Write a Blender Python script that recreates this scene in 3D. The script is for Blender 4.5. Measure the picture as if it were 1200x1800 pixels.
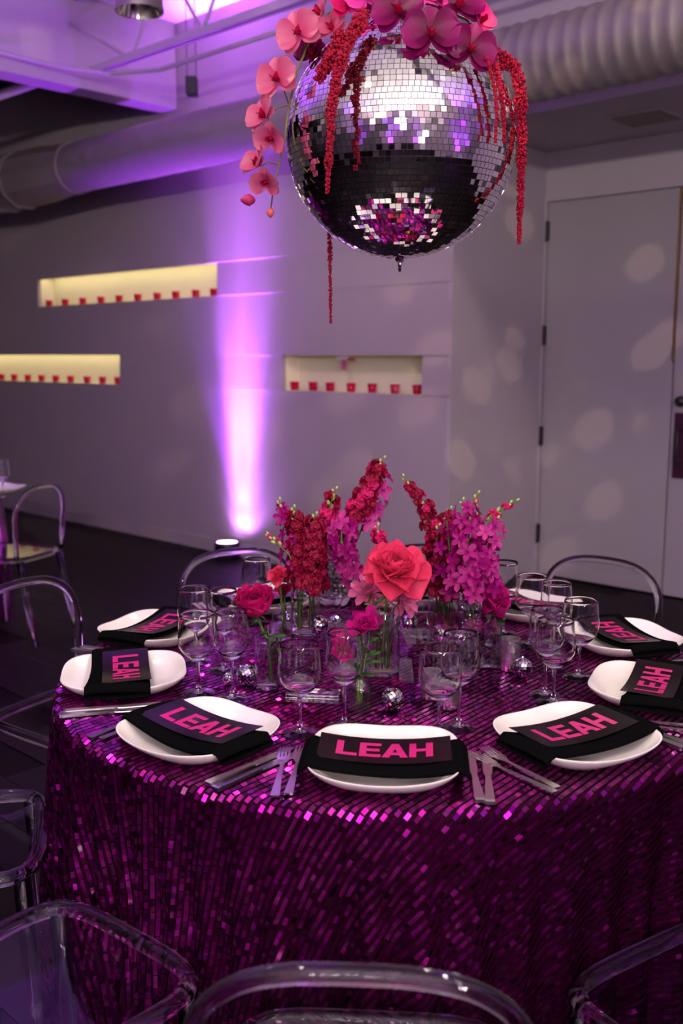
import bpy, math, random
import numpy as np
from mathutils import Vector, Matrix

random.seed(7)
rng = np.random.default_rng(7)
PI = math.pi
scene = bpy.context.scene
COL = scene.collection
for o in list(bpy.data.objects):
    bpy.data.objects.remove(o)

# ------------------------------------------------------------------ camera
CAMZ, PITCH, FPX = 1.50, math.radians(9.0066), 1750.0
cam_data = bpy.data.cameras.new('camera')
cam = bpy.data.objects.new('camera', cam_data)
COL.objects.link(cam)
cam.location = (0, 0, CAMZ)
cam.rotation_euler = (PI / 2 - PITCH, 0, 0)
cam_data.sensor_fit = 'VERTICAL'
cam_data.sensor_height = 36.0
cam_data.lens = 35.0
cam_data.dof.use_dof = True
cam_data.dof.focus_distance = 2.12
cam_data.dof.aperture_fstop = 3.5
cam_data.clip_start = 0.02
scene.camera = cam

scene.view_settings.view_transform = 'Standard'
scene.view_settings.look = 'None'
scene.view_settings.gamma = 1.0
scene.view_settings.use_curve_mapping = False
scene.view_settings.exposure = 0.0
scene.cycles.use_denoising = True
scene.cycles.max_bounces = 12
scene.cycles.transmission_bounces = 10
scene.cycles.use_adaptive_sampling = True
scene.cycles.adaptive_min_samples = 16
scene.cycles.adaptive_threshold = 0.07
scene.cycles.transparent_max_bounces = 24
scene.cycles.glossy_bounces = 4
scene.cycles.diffuse_bounces = 3
scene.cycles.sample_clamp_indirect = 6.0

# ------------------------------------------------------------------ world
world = bpy.data.worlds.new('world')
scene.world = world
world.use_nodes = True
world.node_tree.nodes['Background'].inputs[0].default_value = (0.12, 0.08, 0.12, 1)
world.node_tree.nodes['Background'].inputs[1].default_value = 0.05

# room frame: s runs along the niche wall, q is the distance out of that wall into the room
WA = Vector((-3.0333, 9.4987, 0)); WD = Vector((.72748, -.68613, 0)); WN = Vector((-.68613, -.72748, 0))
WROT = math.atan2(WD.y, WD.x)
def W(s, q, z):
    return WA + WD * s + WN * q + Vector((0, 0, z))
ROOMM = Matrix.Translation(WA) @ Matrix(((WD.x, WN.x, 0, 0), (WD.y, WN.y, 0, 0), (0, 0, 1, 0), (0, 0, 0, 1)))

PURPLE = (0.42, 0.07, 1.0)
WARM = (1.0, 0.85, 0.69)
def light(name, kind, loc, power, color, target=None, size=None, size_y=None, spot=None, blend=1.0, radius=0.05):
    ld = bpy.data.lights.new(name, kind)
    ld.energy = power; ld.color = color
    if kind == 'AREA':
        ld.shape = 'RECTANGLE'; ld.size = size; ld.size_y = size_y or size
    else:
        ld.shadow_soft_size = radius
    if kind == 'SPOT':
        ld.spot_size = math.radians(spot); ld.spot_blend = blend
    lo = bpy.data.objects.new(name, ld); COL.objects.link(lo)
    lo.location = loc
    if target is not None:
        lo.rotation_euler = (Vector(target) - Vector(loc)).to_track_quat('-Z', 'Y').to_euler()
    return lo
# invented unseen lamps that brighten the ceiling behind and beside the camera
light('added_ceiling_wash', 'AREA', W(9.5, 8.55, 2.75), 540, (1.0, .87, .82), W(9.0, 7.3, 3.9), 5.0, .18)
light('added_ceiling_wash', 'AREA', W(12.05, 5.0, 2.75), 260, (1.0, .87, .84), W(11.0, 5.0, 3.9), .18, 5.0)
# warm downlights (their cans are built further down)
CANS = [((-0.865, 4.55, 2.95), 50, (-0.6, 6.6, 1.2)), ((-0.75, 1.15, 3.3), 98, (0.0, 2.2, .76)),
        ((1.25, 1.35, 3.3), 98, (.3, 2.2, .76)), ((1.0, 3.6, 3.3), 95, (.3, 2.5, .76)), ((-1.5, 2.9, 3.3), 85, (-.2, 2.4, .76))]
# purple uplights on the floor along the walls
UPS = [(3.12, .125), (-2.2, .125)]
FARUPS = [(7.2, 8.7), (10.8, 8.7), (12.2, 2.5), (12.2, 6.8)]

# ------------------------------------------------------------------ helpers
def at(px, py, z):          # the point at height z that the photograph shows at this pixel
    r = ray(px, py); t = (z - CAMZ) / r.z
    return Vector((0, 0, CAMZ)) + r * t
def aty(px, py, y):         # the same at depth y
    r = ray(px, py)
    return Vector((0, 0, CAMZ)) + r * (y / r.y)
def ray(px, py):
    a = (px - 600) / FPX; b = (900 - py) / FPX
    c, s = math.cos(PITCH), math.sin(PITCH)
    return Vector((a, c + b * s, -s + b * c))

class MB:
    def __init__(self): self.v = []; self.f = []
    def add(self, vs, fs, M=None):
        n = len(self.v)
        if M is not None: vs = [M @ Vector(p) for p in vs]
        self.v += [tuple(p) for p in vs]
        self.f += [tuple(i + n for i in q) for q in fs]
        return self
    def box(self, x0, x1, y0, y1, z0, z1, M=None):
        vs = [(x, y, z) for z in (z0, z1) for y in (y0, y1) for x in (x0, x1)]
        fs = [(0, 2, 3, 1), (4, 5, 7, 6), (0, 1, 5, 4), (2, 6, 7, 3), (0, 4, 6, 2), (1, 3, 7, 5)]
        return self.add(vs, fs, M)
    def lathe(self, prof, seg=32, M=None, close=False):
        vs = []; fs = []; k = len(prof)
        for i in range(seg):
            a = 2 * PI * i / seg
            for r, z in prof: vs.append((r * math.cos(a), r * math.sin(a), z))
        for i in range(seg):
            j = (i + 1) % seg
            for m in range(k if close else k - 1):
                m2 = (m + 1) % k
                fs.append((i * k + m, j * k + m, j * k + m2, i * k + m2))
        return self.add(vs, fs, M)
    def tube(self, path, rad, seg=10, closed=False, M=None, flat=1.0):
        P = [Vector(p) for p in path]; n = len(P)
        R = rad if hasattr(rad, '__len__') else [rad] * n
        T = []
        for i in range(n):
            a = P[(i - 1) % n] if (closed or i > 0) else P[i]
            b = P[(i + 1) % n] if (closed or i < n - 1) else P[i]
            T.append((b - a).normalized())
        up = Vector((0, 0, 1)) if abs(T[0].z) < .9 else Vector((1, 0, 0))
        N = (up - T[0] * up.dot(T[0])).normalized()
        vs = []; fs = []
        for i in range(n):
            N = (N - T[i] * N.dot(T[i])).normalized(); B = T[i].cross(N)
            for k in range(seg):
                a = 2 * PI * k / seg
                vs.append(P[i] + (N * math.cos(a) + B * math.sin(a) * flat) * R[i])
        for i in range(n if closed else n - 1):
            j = (i + 1) % n
            for k in range(seg):
                k2 = (k + 1) % seg
                fs.append((i * seg + k, i * seg + k2, j * seg + k2, j * seg + k))
        if not closed:
            fs.append(tuple(range(seg - 1, -1, -1))); fs.append(tuple((n - 1) * seg + k for k in range(seg)))
        return self.add(vs, fs, M)
    def grid(self, fn, nu, nv, M=None):
        vs = [fn(i / nu, j / nv) for i in range(nu + 1) for j in range(nv + 1)]
        fs = [(i * (nv + 1) + j, (i + 1) * (nv + 1) + j, (i + 1) * (nv + 1) + j + 1, i * (nv + 1) + j + 1) for i in range(nu) for j in range(nv)]
        return self.add(vs, fs, M)
    def slab(self, outline, z0, z1, M=None):     # prism over a 2-D outline
        n = len(outline)
        vs = [(x, y, z0) for x, y in outline] + [(x, y, z1) for x, y in outline]
        fs = [tuple(range(n - 1, -1, -1)), tuple(range(n, 2 * n))] + [(i, (i + 1) % n, n + (i + 1) % n, n + i) for i in range(n)]
        return self.add(vs, fs, M)
    def mesh(self, name, smooth=False):
        me = bpy.data.meshes.new(name)
        me.from_pydata(self.v, [], self.f)
        if smooth: me.polygons.foreach_set('use_smooth', [True] * len(me.polygons))
        me.update()
        return me
    def build(self, name, mat, parent=None, smooth=False):
        return obj(name, self.mesh(name, smooth), mat, parent)

VAR = {}
def obj(name, me, mat, parent=None, M=None):
    if mat is not None:
        if not me.materials: me.materials.append(mat)
        elif me.materials[0] != mat:
            key = (me.name, mat.name)
            if key not in VAR:
                VAR[key] = me.copy(); VAR[key].materials.clear(); VAR[key].materials.append(mat)
            me = VAR[key]
    o = bpy.data.objects.new(name, me); COL.objects.link(o)
    if parent is not None: o.parent = parent
    if M is not None: o.matrix_local = M
    return o
def auto_smooth(o, ang=35):
    me = o.data
    me.polygons.foreach_set('use_smooth', [True] * len(me.polygons))
    me.set_sharp_from_angle(angle=math.radians(ang))
    return o
def tag(o, label=None, cat=None, group=None, kind=None):
    if label: o['label'] = label
    if cat: o['category'] = cat
    if group: o['group'] = group
    if kind: o['kind'] = kind
    return o
def thing(name, label, cat, loc=(0, 0, 0), rz=0, group=None):
    o = bpy.data.objects.new(name, None); COL.objects.link(o)
    o.location = loc; o.rotation_euler = (0, 0, rz); o.empty_display_size = .05
    return tag(o, label, cat, group)
def copy_tree(o, parent=None):
    c = o.copy(); COL.objects.link(c)
    if parent is not None: c.parent = parent
    for ch in o.children: copy_tree(ch, c)
    return c
def bevel(o, w, seg=2):
    m = o.modifiers.new('bevel', 'BEVEL'); m.width = w; m.segments = seg; m.limit_method = 'ANGLE'
    return o

# ------------------------------------------------------------------ materials
MAT = {}
def mat(name, color, rough=.5, metal=0.0, vary=0.0, scale=20.0, bump=0.0, bscale=None, coat=0.0, trans=0.0, ior=1.45, island=0.0, sub=0.0, spec=None):
    m = bpy.data.materials.new(name); m.use_nodes = True
    nt = m.node_tree; b = nt.nodes['Principled BSDF']
    b.inputs['Base Color'].default_value = (*color, 1); b.inputs['Roughness'].default_value = rough
    b.inputs['Metallic'].default_value = metal; b.inputs['IOR'].default_value = ior
    b.inputs['Transmission Weight'].default_value = trans; b.inputs['Coat Weight'].default_value = coat
    if spec is not None: b.inputs['Specular IOR Level'].default_value = spec
    tc = nt.nodes.new('ShaderNodeTexCoord')
    if vary or island:
        hsv = nt.nodes.new('ShaderNodeHueSaturation'); hsv.inputs['Color'].default_value = (*color, 1)
        mr = nt.nodes.new('ShaderNodeMapRange')
        if island:
            g = nt.nodes.new('ShaderNodeNewGeometry'); nt.links.new(g.outputs['Random Per Island'], mr.inputs['Value'])
            a = island
        else:
            nz = nt.nodes.new('ShaderNodeTexNoise'); nz.inputs['Scale'].default_value = scale; nz.inputs['Detail'].default_value = 5
            nt.links.new(tc.outputs['Object'], nz.inputs['Vector']); nt.links.new(nz.outputs['Fac'], mr.inputs['Value'])
            a = vary
        mr.inputs['To Min'].default_value = 1 - a; mr.inputs['To Max'].default_value = 1 + a
        nt.links.new(mr.outputs['Result'], hsv.inputs['Value']); nt.links.new(hsv.outputs['Color'], b.inputs['Base Color'])
    if bump:
        nz = nt.nodes.new('ShaderNodeTexNoise'); nz.inputs['Scale'].default_value = bscale or scale; nz.inputs['Detail'].default_value = 3
        nt.links.new(tc.outputs['Object'], nz.inputs['Vector'])
        bp = nt.nodes.new('ShaderNodeBump'); bp.inputs['Strength'].default_value = bump; bp.inputs['Distance'].default_value = .01
        nt.links.new(nz.outputs['Fac'], bp.inputs['Height']); nt.links.new(bp.outputs['Normal'], b.inputs['Normal'])
    if sub and spec is None: b.inputs['Specular IOR Level'].default_value = .22
    if sub:      # thin leaf: part of the light comes through
        tr = nt.nodes.new('ShaderNodeBsdfTranslucent'); mx = nt.nodes.new('ShaderNodeMixShader')
        mx.inputs[0].default_value = sub; tr.inputs['Color'].default_value = (*color, 1)
        out = nt.nodes['Material Output']
        nt.links.new(b.outputs[0], mx.inputs[1]); nt.links.new(tr.outputs[0], mx.inputs[2]); nt.links.new(mx.outputs[0], out.inputs['Surface'])
    MAT[name] = m
    return m
def thin_clear(name, tint=(.95, .95, .95), ior=1.5, rough=.02, bump=0.0, bscale=60, extra=0.0):
    # clear sheet: the light goes straight through, the surface mirrors by Fresnel
    m = bpy.data.materials.new(name); m.use_nodes = True; nt = m.node_tree
    nt.nodes.remove(nt.nodes['Principled BSDF'])
    fr = nt.nodes.new('ShaderNodeFresnel'); fr.inputs['IOR'].default_value = ior
    t = nt.nodes.new('ShaderNodeBsdfTransparent'); t.inputs['Color'].default_value = (*tint, 1)
    g = nt.nodes.new('ShaderNodeBsdfGlossy'); g.inputs['Roughness'].default_value = rough
    mx = nt.nodes.new('ShaderNodeMixShader')
    ad = nt.nodes.new('ShaderNodeMath'); ad.operation = 'ADD'; ad.use_clamp = True; ad.inputs[1].default_value = extra
    geo = nt.nodes.new('ShaderNodeNewGeometry'); mr = nt.nodes.new('ShaderNodeMapRange')     # same mirror strength on both faces
    mr.inputs['To Min'].default_value = ior; mr.inputs['To Max'].default_value = 1 / ior
    nt.links.new(geo.outputs['Backfacing'], mr.inputs['Value']); nt.links.new(mr.outputs['Result'], fr.inputs['IOR'])
    nt.links.new(fr.outputs[0], ad.inputs[0]); nt.links.new(ad.outputs[0], mx.inputs[0])
    nt.links.new(t.outputs[0], mx.inputs[1]); nt.links.new(g.outputs[0], mx.inputs[2])
    nt.links.new(mx.outputs[0], nt.nodes['Material Output'].inputs['Surface'])
    if bump:
        tc = nt.nodes.new('ShaderNodeTexCoord'); nz = nt.nodes.new('ShaderNodeTexVoronoi'); nz.inputs['Scale'].default_value = bscale
        bp = nt.nodes.new('ShaderNodeBump'); bp.inputs['Strength'].default_value = bump; bp.inputs['Distance'].default_value = .01
        nt.links.new(tc.outputs['Object'], nz.inputs['Vector']); nt.links.new(nz.outputs['Distance'], bp.inputs['Height'])
        nt.links.new(bp.outputs[0], fr.inputs['Normal']); nt.links.new(bp.outputs[0], g.inputs['Normal'])
    MAT[name] = m
    return m
def emit(name, color, strength):
    m = bpy.data.materials.new(name); m.use_nodes = True; nt = m.node_tree
    b = nt.nodes['Principled BSDF']; b.inputs['Base Color'].default_value = (*color, 1)
    b.inputs['Emission Color'].default_value = (*color, 1); b.inputs['Emission Strength'].default_value = strength
    MAT[name] = m
    return m

mat('wall_paint', (0.37, 0.305, 0.345), .75, vary=.04, scale=3, bump=.05, bscale=180)
mat('alcove_paint', (0.4, 0.345, 0.39), .7, vary=.03, scale=3)
mat('ceiling_paint', (0.8, 0.76, 0.78), .85, vary=.05, scale=2)
mat('shade_ceiling', (.035, .025, .03), .9, vary=.2, scale=3)  # near-black colour stands in for the shade beyond the downstand
mat('dark_wall', (0.09, 0.075, 0.085), .8, vary=.2, scale=3)
mat('skirting', (0.38, 0.32, 0.35), .5, vary=.04)
mat('floor_wood', (0.007, 0.003, 0.004), .55, vary=.35, scale=9, bump=.1, bscale=40, spec=0.22)
mat('floor_base', (0.005, 0.003, 0.003), .6, vary=.2, spec=0.1)
mat('duct_metal', (0.26, 0.22, 0.225), .5, .35, vary=.10, scale=4)
mat('joist_paint', (0.4, 0.35, 0.37), .6, vary=.06)
mat('can_metal', (.30, .27, .25), .4, .8, vary=.05)
mat('reflector', (.85, .80, .78), .12, 1.0, vary=.03)
mat('black_plastic', (.010, .010, .012), .4, vary=.2)
mat('door_paint', (.32, .285, .315), .5, vary=.03, scale=3)
mat('hinge_steel', (.06, .05, .05), .4, .8, vary=.1)
mat('gold_metal', (.80, .58, .22), .3, 1.0, vary=.05)
mat('door_plate', (.10, .03, .07), .35, .6, vary=.1)
mat('niche_back', (0.8, 0.74, 0.55), .7, vary=.04, scale=8)
mat('red_glass', (.55, .0, .05), .15, vary=.1, coat=.5, sub=.3)
emit('uplight_lens', (.75, .35, 1.0), 14)
emit('lamp_warm', (1.0, .62, .3), 6)
mat('mirror_tile', (.93, .92, .92), .03, 1.0, island=.05)
mat('ball_core', (.05, .045, .05), .5, .3, vary=.1)
mat('chrome', (.78, .77, .78), .12, 1.0, vary=.03)
mat('cutlery_steel', (0.85, 0.82, 0.82), .22, 1.0, vary=.04)
mat('sequin', (0.33, 0.004, 0.235), .20, .95, island=.75, coat=.5)
mat('cloth_base', (0.016, 0.0004, 0.008), .7, vary=.15, scale=60, spec=0.03)
mat('porcelain', (0.74, 0.7, 0.66), .22, vary=.02, scale=6, coat=.3)
mat('napkin', (0.003, 0.003, 0.0035), .95, vary=.2, scale=300, bump=.25, bscale=900, spec=.0)
mat('card_black', (.006, .003, .004), .24, vary=.1, spec=.2)
mat('letter_pink', (0.4, 0.004, 0.12), .4, vary=.25, scale=260)
mat('wine_glass', (1, 1, 1), .0, trans=1.0, ior=1.45, vary=.001)
mat('acrylic_solid', (.97, .96, .98), .01, trans=1.0, ior=1.42, vary=.001)
thin_clear('acrylic_panel', (.92, .91, .93), 1.40, .03)
thin_clear('acrylic_seat', (.93, .92, .94), 1.28, .03)
thin_clear('vase_glass', (.88, .87, .87), 1.75, .05, extra=.03)
thin_clear('water', (.92, .91, .86), 1.4, .05, extra=.01)
thin_clear('crystal_glass', (.84, .82, .82), 1.7, .06, bump=1.0, bscale=90, extra=.06)
thin_clear('frosted_glass', (.90, .88, .86), 1.5, .12, bump=.12, bscale=300, extra=.03)
thin_clear('thin_bowl', (.97, .97, .98), 1.52, .01, extra=.01)
thin_clear('riser_acrylic', (.93, .92, .95), 1.49, .02)
mat('silver_glass', (.60, .54, .58), .22, .9, vary=.35, scale=60, bump=.3, bscale=90)
mat('stem_green', (.10, .20, .03), .5, vary=.2, sub=.2)
mat('stem_brown', (.10, .07, .025), .5, vary=.2)
mat('bud_green', (.42, .48, .16), .5, vary=.25, scale=60, sub=.2)
mat('leaf_green', (.03, .09, .02), .45, vary=.2, sub=.2)
mat('stock_red', (0.24, 0.0005, 0.03), .5, vary=.3, scale=60, sub=.25)
mat('stock_pink', (0.52, 0.006, 0.11), .5, vary=.25, scale=60, sub=.25)
mat('mokara', (0.3, 0.003, 0.15), .42, vary=.25, scale=50, sub=.3)
mat('mokara_light', (0.46, 0.03, 0.24), .42, vary=.25, scale=50, sub=.3)
mat('rose_coral', (0.7, 0.04, 0.125), .45, vary=.12, scale=30, sub=.25)
mat('ranunculus', (0.4, 0.003, 0.1), .45, vary=.15, scale=40, sub=.25)
mat('anemone', (0.45, 0.004, 0.17), .45, vary=.15, scale=40, sub=.25)
mat('dahlia_pink', (.60, .13, .30), .5, vary=.2, scale=60, sub=.3)
mat('orchid_pink', (0.5, 0.13, 0.23), .42, vary=.22, scale=45, sub=.35)
mat('orchid_magenta', (0.18, 0.002, 0.09), .42, vary=.22, scale=40, sub=.3)
def petal_grade(name, inner, length, power=1.0):
    # the petal's own colouring: deep at its base, paler to the edge, with fine veins
    nt = MAT[name].node_tree; b = nt.nodes['Principled BSDF']
    tc = nt.nodes.new('ShaderNodeTexCoord'); sp = nt.nodes.new('ShaderNodeSeparateXYZ'); mr = nt.nodes.new('ShaderNodeMapRange')
    mr.inputs['From Max'].default_value = length
    wv = nt.nodes.new('ShaderNodeTexNoise'); wv.inputs['Scale'].default_value = 1.0; mp = nt.nodes.new('ShaderNodeMapping'); mp.inputs['Scale'].default_value = (420, 25, 25)
    mx = nt.nodes.new('ShaderNodeMix'); mx.data_type = 'RGBA'; ad = nt.nodes.new('ShaderNodeMath'); ad.operation = 'MULTIPLY_ADD'; ad.inputs[1].default_value = .5; ad.use_clamp = True
    sb_ = nt.nodes.new('ShaderNodeMath'); sb_.operation = 'SUBTRACT'; sb_.inputs[1].default_value = .25
    nt.links.new(tc.outputs['Object'], sp.inputs[0]); nt.links.new(sp.outputs['Y'], mr.inputs['Value'])
    nt.links.new(tc.outputs['Object'], mp.inputs['Vector']); nt.links.new(mp.outputs[0], wv.inputs['Vector'])
    nt.links.new(wv.outputs['Fac'], ad.inputs[0]); nt.links.new(mr.outputs['Result'], sb_.inputs[0]); nt.links.new(sb_.outputs[0], ad.inputs[2])
    nt.links.new(ad.outputs[0], mx.inputs['Factor'])
    mx.inputs['A'].default_value = (*inner, 1)
    src = b.inputs['Base Color'].links[0].from_socket
    nt.links.new(src, mx.inputs['B']); nt.links.new(mx.outputs['Result'], b.inputs['Base Color'])
    tr = [n for n in nt.nodes if n.type == 'BSDF_TRANSLUCENT'][0]; nt.links.new(mx.outputs['Result'], tr.inputs['Color'])
mat('orchid_lip', (.30, .0, .03), .35, vary=.25, scale=60, sub=.15)
petal_grade('orchid_pink', (.46, .03, .15), .05); petal_grade('orchid_magenta', (.07, .0, .018), .05)
mat('orchid_bud', (.55, .10, .10), .5, vary=.2, scale=60, sub=.2)
mat('amaranth', (0.24, 0, 0.02), .7, vary=.35, scale=120, sub=.15)
mat('white_linen', (.8, .78, .76), .8, vary=.03)

# ================================================================== structure
def roombox(name, s0, s1, q0, q1, z0, z1, m, parent=None, kind='structure'):
    o = MB().box(s0, s1, q0, q1, z0, z1, ROOMM).build(name, MAT[m], parent)
    if parent is None and kind: o['kind'] = kind
    return o
H = 3.9
# floor with planks where the photograph shows it
floor = roombox('floor', -4.2, 12.7, -1.2, 9.2, -.06, -.006, 'floor_base')
pm = {}
cnt = 0
for i in range(0, 40):
    q = .002 + i * .16
    s = -1.2 - (i * .53) % 1.4
    while s < 8.2 and cnt < 296:
        P = W(s + .7, q + .08, 0)
        px = 600 + FPX * P.x / max(P.y, .1)
        if P.y > 1.2 and -60 < px < 1260 and q < 5.2:
            if 'p' not in pm:
                pm['p'] = MB().box(0, 1.396, 0, .157, -.02, 0).mesh('plank')
            obj('plank', pm['p'], MAT['floor_wood'], floor, ROOMM @ Matrix.Translation((s, q, 0)))
            cnt += 1
        s += 1.4
for i in range(6):
    obj('plank', pm['p'], MAT['floor_wood'], floor, ROOMM @ Matrix.Translation((5.2 + (i % 3) * .3, -.158 * (i + 1), 0)))
roombox('ceiling', 2.4, 12.7, -1.2, 9.2, H, H + .1, 'ceiling_paint')
tag(roombox('ceiling_rear', -4.2, 2.4, -1.2, 9.2, H + .05, H + .15, 'shade_ceiling', kind=None), kind='structure')
roombox('wall_left', -4.2, -4.05, -1.2, 9.2, 0, H, 'wall_paint')
roombox('wall_right', 12.5, 12.65, -1.2, 9.2, 0, H, 'wall_paint')
roombox('wall_front', -4.2, 12.65, 9.0, 9.15, 2.2, H, 'wall_paint')
roombox('wall_front_lower', -4.2, 9.7, 9.0, 9.15, 0, 2.2, 'dark_wall')
roombox('wall_front_side', 9.7, 12.65, 9.0, 9.15, 0, 2.2, 'wall_paint')

# niche wall: lapped panels, each a little proud at its foot, round three niches
wall = roombox('wall_back', -4.2, 5.07, -.42, -.30, 0, H, 'wall_paint')
wall['label'] = 'pale grey wall of lapped horizontal panels with three long lit niches'
def panel(s0, s1, z0, z1, lip=.006, top=0.0):
    prof = [(-.03, z0), (lip, z0), (top, z1), (-.03, z1)]
    vs = [(s, q, z) for s in (s0, s1) for q, z in prof]
    fs = [(0, 1, 2, 3), (7, 6, 5, 4), (0, 4, 5, 1), (1, 5, 6, 2), (2, 6, 7, 3), (3, 7, 4, 0)]
    MB().add(vs, fs, ROOMM).build('panel', MAT['wall_paint'], wall)
E1, E2, E3 = (.39, 2.915, 1.925, 2.165), (-3.2, 1.635, 1.248, 1.498), (3.605, 4.852, 1.25, 1.49)
zb = [0, 1.249, 1.494, 1.925, 2.165, H]
panel(-4.05, 2.0, zb[0], zb[1]); panel(2.0, 5.07, zb[0], zb[1])
panel(-4.05, E2[0], zb[1], zb[2]); panel(E2[1], E3[0], zb[1], zb[2]); panel(E3[1], 5.07, zb[1], zb[2])
panel(-4.05, .9, zb[2], zb[3]); panel(.9, 3.22, zb[2], zb[3]); panel(3.22, 5.07, zb[2], zb[3], lip=.008)
panel(-4.05, E1[0], zb[3], zb[4]); panel(E1[1], 5.07, zb[3], zb[4])
panel(-4.05, 1.4, zb[4], zb[5]); panel(1.4, 5.07, zb[4], zb[5])
MB().box(5.045, 5.072, -.985, .002, 0, 2.79, ROOMM).build('return_panel', MAT['alcove_paint'], wall)
for k, (s0, s1, z0, z1) in enumerate((E1, E2, E3)):
    m = MB()
    m.box(s0, s1, -.17, -.16, z0 - .02, z1 + .10, ROOMM)
    m.box(s0 - .02, s0, -.17, -.03, z0 - .02, z1 + .10, ROOMM); m.box(s1, s1 + .02, -.17, -.03, z0 - .02, z1 + .10, ROOMM)
    m.box(s0, s1, -.16, -.0301, z0 - .02, z0, ROOMM)
    m.box(s0, s1, -.16, -.0301, z1 + .08, z1 + .10, ROOMM)
    m.build('niche_lining', MAT['niche_back'], wall)
    lo = light('niche_strip_light', 'AREA', W((s0 + s1) / 2, -.05, z1 + .045), (2.6, 5.0, .07)[k], (1.0, .85, .50), W((s0 + s1) / 2, -.115, z0 + .06), s1 - s0 - .06, .02)
    # strip lies along the niche and shines down onto its back
    X = WD; Z = (WN * .065 + Vector((0, 0, .20))).normalized(); Y = Z.cross(X)
    lo.matrix_world = Matrix.Translation(W((s0 + s1) / 2, -.05, z1 + .045)) @ Matrix((X, Y, Z)).transposed().to_4x4()
bb = roombox('baseboard_back', -4.05, 5.072, .011, .026, 0, .10, 'skirting')
# wall over the alcove and beyond, door wall, alcove ceiling
roombox('wall_over_alcove', 5.07, 8.6, -.10, 0, 2.79, H, 'alcove_paint')
roombox('wall_beyond', 8.6, 12.5, -.10, 0, 0, H, 'wall_paint')
roombox('ceiling_alcove', 5.07, 8.6, -1.0, -.1001, 2.79, 2.85, 'alcove_paint')
roombox('wall_alcove_side', 8.6, 8.7, -1.0, -.1001, 0, 2.79, 'alcove_paint')
DQ = -.985
dw = roombox('wall_door', 5.07, 8.6, DQ - .12, DQ - .05, 0, 2.79, 'alcove_paint')
for a, b, c, d in ((5.07, 8.6, 2.52, 2.79), (7.02, 8.6, 0, 2.52)):
    MB().box(a, b, DQ - .05, DQ, c, d, ROOMM).build('wall_piece', MAT['alcove_paint'], dw)
fr = MB(); fr.box(5.073, 5.092, DQ - .05, DQ + .012, 0, 2.52, ROOMM); fr.box(6.985, 7.02, DQ - .05, DQ + .012, 0, 2.52, ROOMM); fr.box(5.092, 6.985, DQ - .05, DQ + .012, 2.478, 2.52, ROOMM)
fo = fr.build('trim_1', MAT['alcove_paint']); fo['kind'] = 'structure'
for k, (a, b) in enumerate(((5.096, 5.996), (6.006, 6.981))):
    d = roombox('door_%d' % (k + 1), a, b, DQ - .049, DQ - .004, .008, 2.474, 'door_paint')
    bevel(d, .003)
    if k == 0:
        for z in (.29, .957, 1.623, 2.293):
            m = MB().box(5.086, 5.106, DQ - .01, DQ + .014, z - .062, z + .062, ROOMM)
            m.tube([W(5.096, DQ + .016, z - .066), W(5.096, DQ + .016, z + .066)], .009, 8)
            m.build('hinge', MAT['hinge_steel'], d)
        MB().box(5.990, 6.004, DQ - .005, DQ + .002, 1.45, 2.47, ROOMM).build('gold_edge_strip', MAT['gold_metal'], d)  # thin gold strip where the two leaves meet
    else:
        MB().box(6.03, 6.16, DQ - .004, DQ + .003, .75, 1.15, ROOMM).build('pull_plate', MAT['door_plate'], d)
        MB().tube([W(6.075, DQ + .003, .85), W(6.075, DQ + .05, .85), W(6.075, DQ + .055, .90), W(6.075, DQ + .055, 1.0), W(6.075, DQ + .05, 1.05), W(6.075, DQ + .003, 1.05)], .009, 10).build('pull_handle', MAT['hinge_steel'], d, True)
        m = MB().lathe([(0, .06), (.028, .055), (.034, .03), (.02, .012), (.03, 0)], 20, Matrix.Translation(W(6.075, DQ - .004, 1.22)) @ ROOMM.to_3x3().to_4x4() @ Matrix.Rotation(-PI / 2, 4, 'X'))
        m.build('knob', MAT['hinge_steel'], d, True)
tag(bpy.data.objects['door_1'], 'pale grey door leaf with four dark hinges')
tag(bpy.data.objects['door_2'], 'pale grey door leaf with dark pull plate and knob')

# ------------------------------------------------------------------ overhead: downstand, duct, joists, conduit
roombox('trim_2', 2.30, 2.50, .011, 9.0, 3.30, 3.90, 'joist_paint')
DS, DZ, DR = .55, 2.875, .176
dt = thing('air_duct', 'round ribbed metal air duct running along the top of the wall', 'duct', W(4, DS, 0))
dt['kind'] = 'structure'
inv = Matrix.Translation(W(4, DS, 0)).inverted()
prof = []
s = 5.1
while s < 12.5:
    for ds, dr in ((0, 0), (.035, .006), (.05, .009), (.065, .006)):
        prof.append((s + ds, DR + dr))
    s += .082
def along(prof, M=None, seg=48):
    vs = []; fs = []; n = len(prof)
    for s_, r in prof:
        for k in range(seg):
            a = 2 * PI * k / seg
            vs.append(inv @ W(s_, DS + r * math.cos(a), DZ + r * math.sin(a)))
    for i in range(n - 1):
        for k in range(seg):
            k2 = (k + 1) % seg
            fs.append((i * seg + k, (i + 1) * seg + k, (i + 1) * seg + k2, i * seg + k2))
    return MB().add(vs, fs)
along(prof).build('ribbed_pipe', MAT['duct_metal'], dt, True)
p2 = [(1.95, DR)]
s = 2.0
while s < 5.1:
    p2 += [(s, DR), (s + .03, DR + .0015), (s + .05, DR + .0015), (s + .06, DR)]; s += .16
auto_smooth(along(p2 + [(5.1, DR)]).build('smooth_pipe', MAT['duct_metal'], dt))
auto_smooth(along([(1.93, DR), (1.93, DR + .012), (1.97, DR + .012), (1.97, DR)]).build('collar', MAT['duct_metal'], dt))
auto_smooth(along([(1.95, DR), (1.55, DR + .035), (1.2, DR + .04)], seg=10).build('transition', MAT['duct_metal'], dt))
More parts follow.
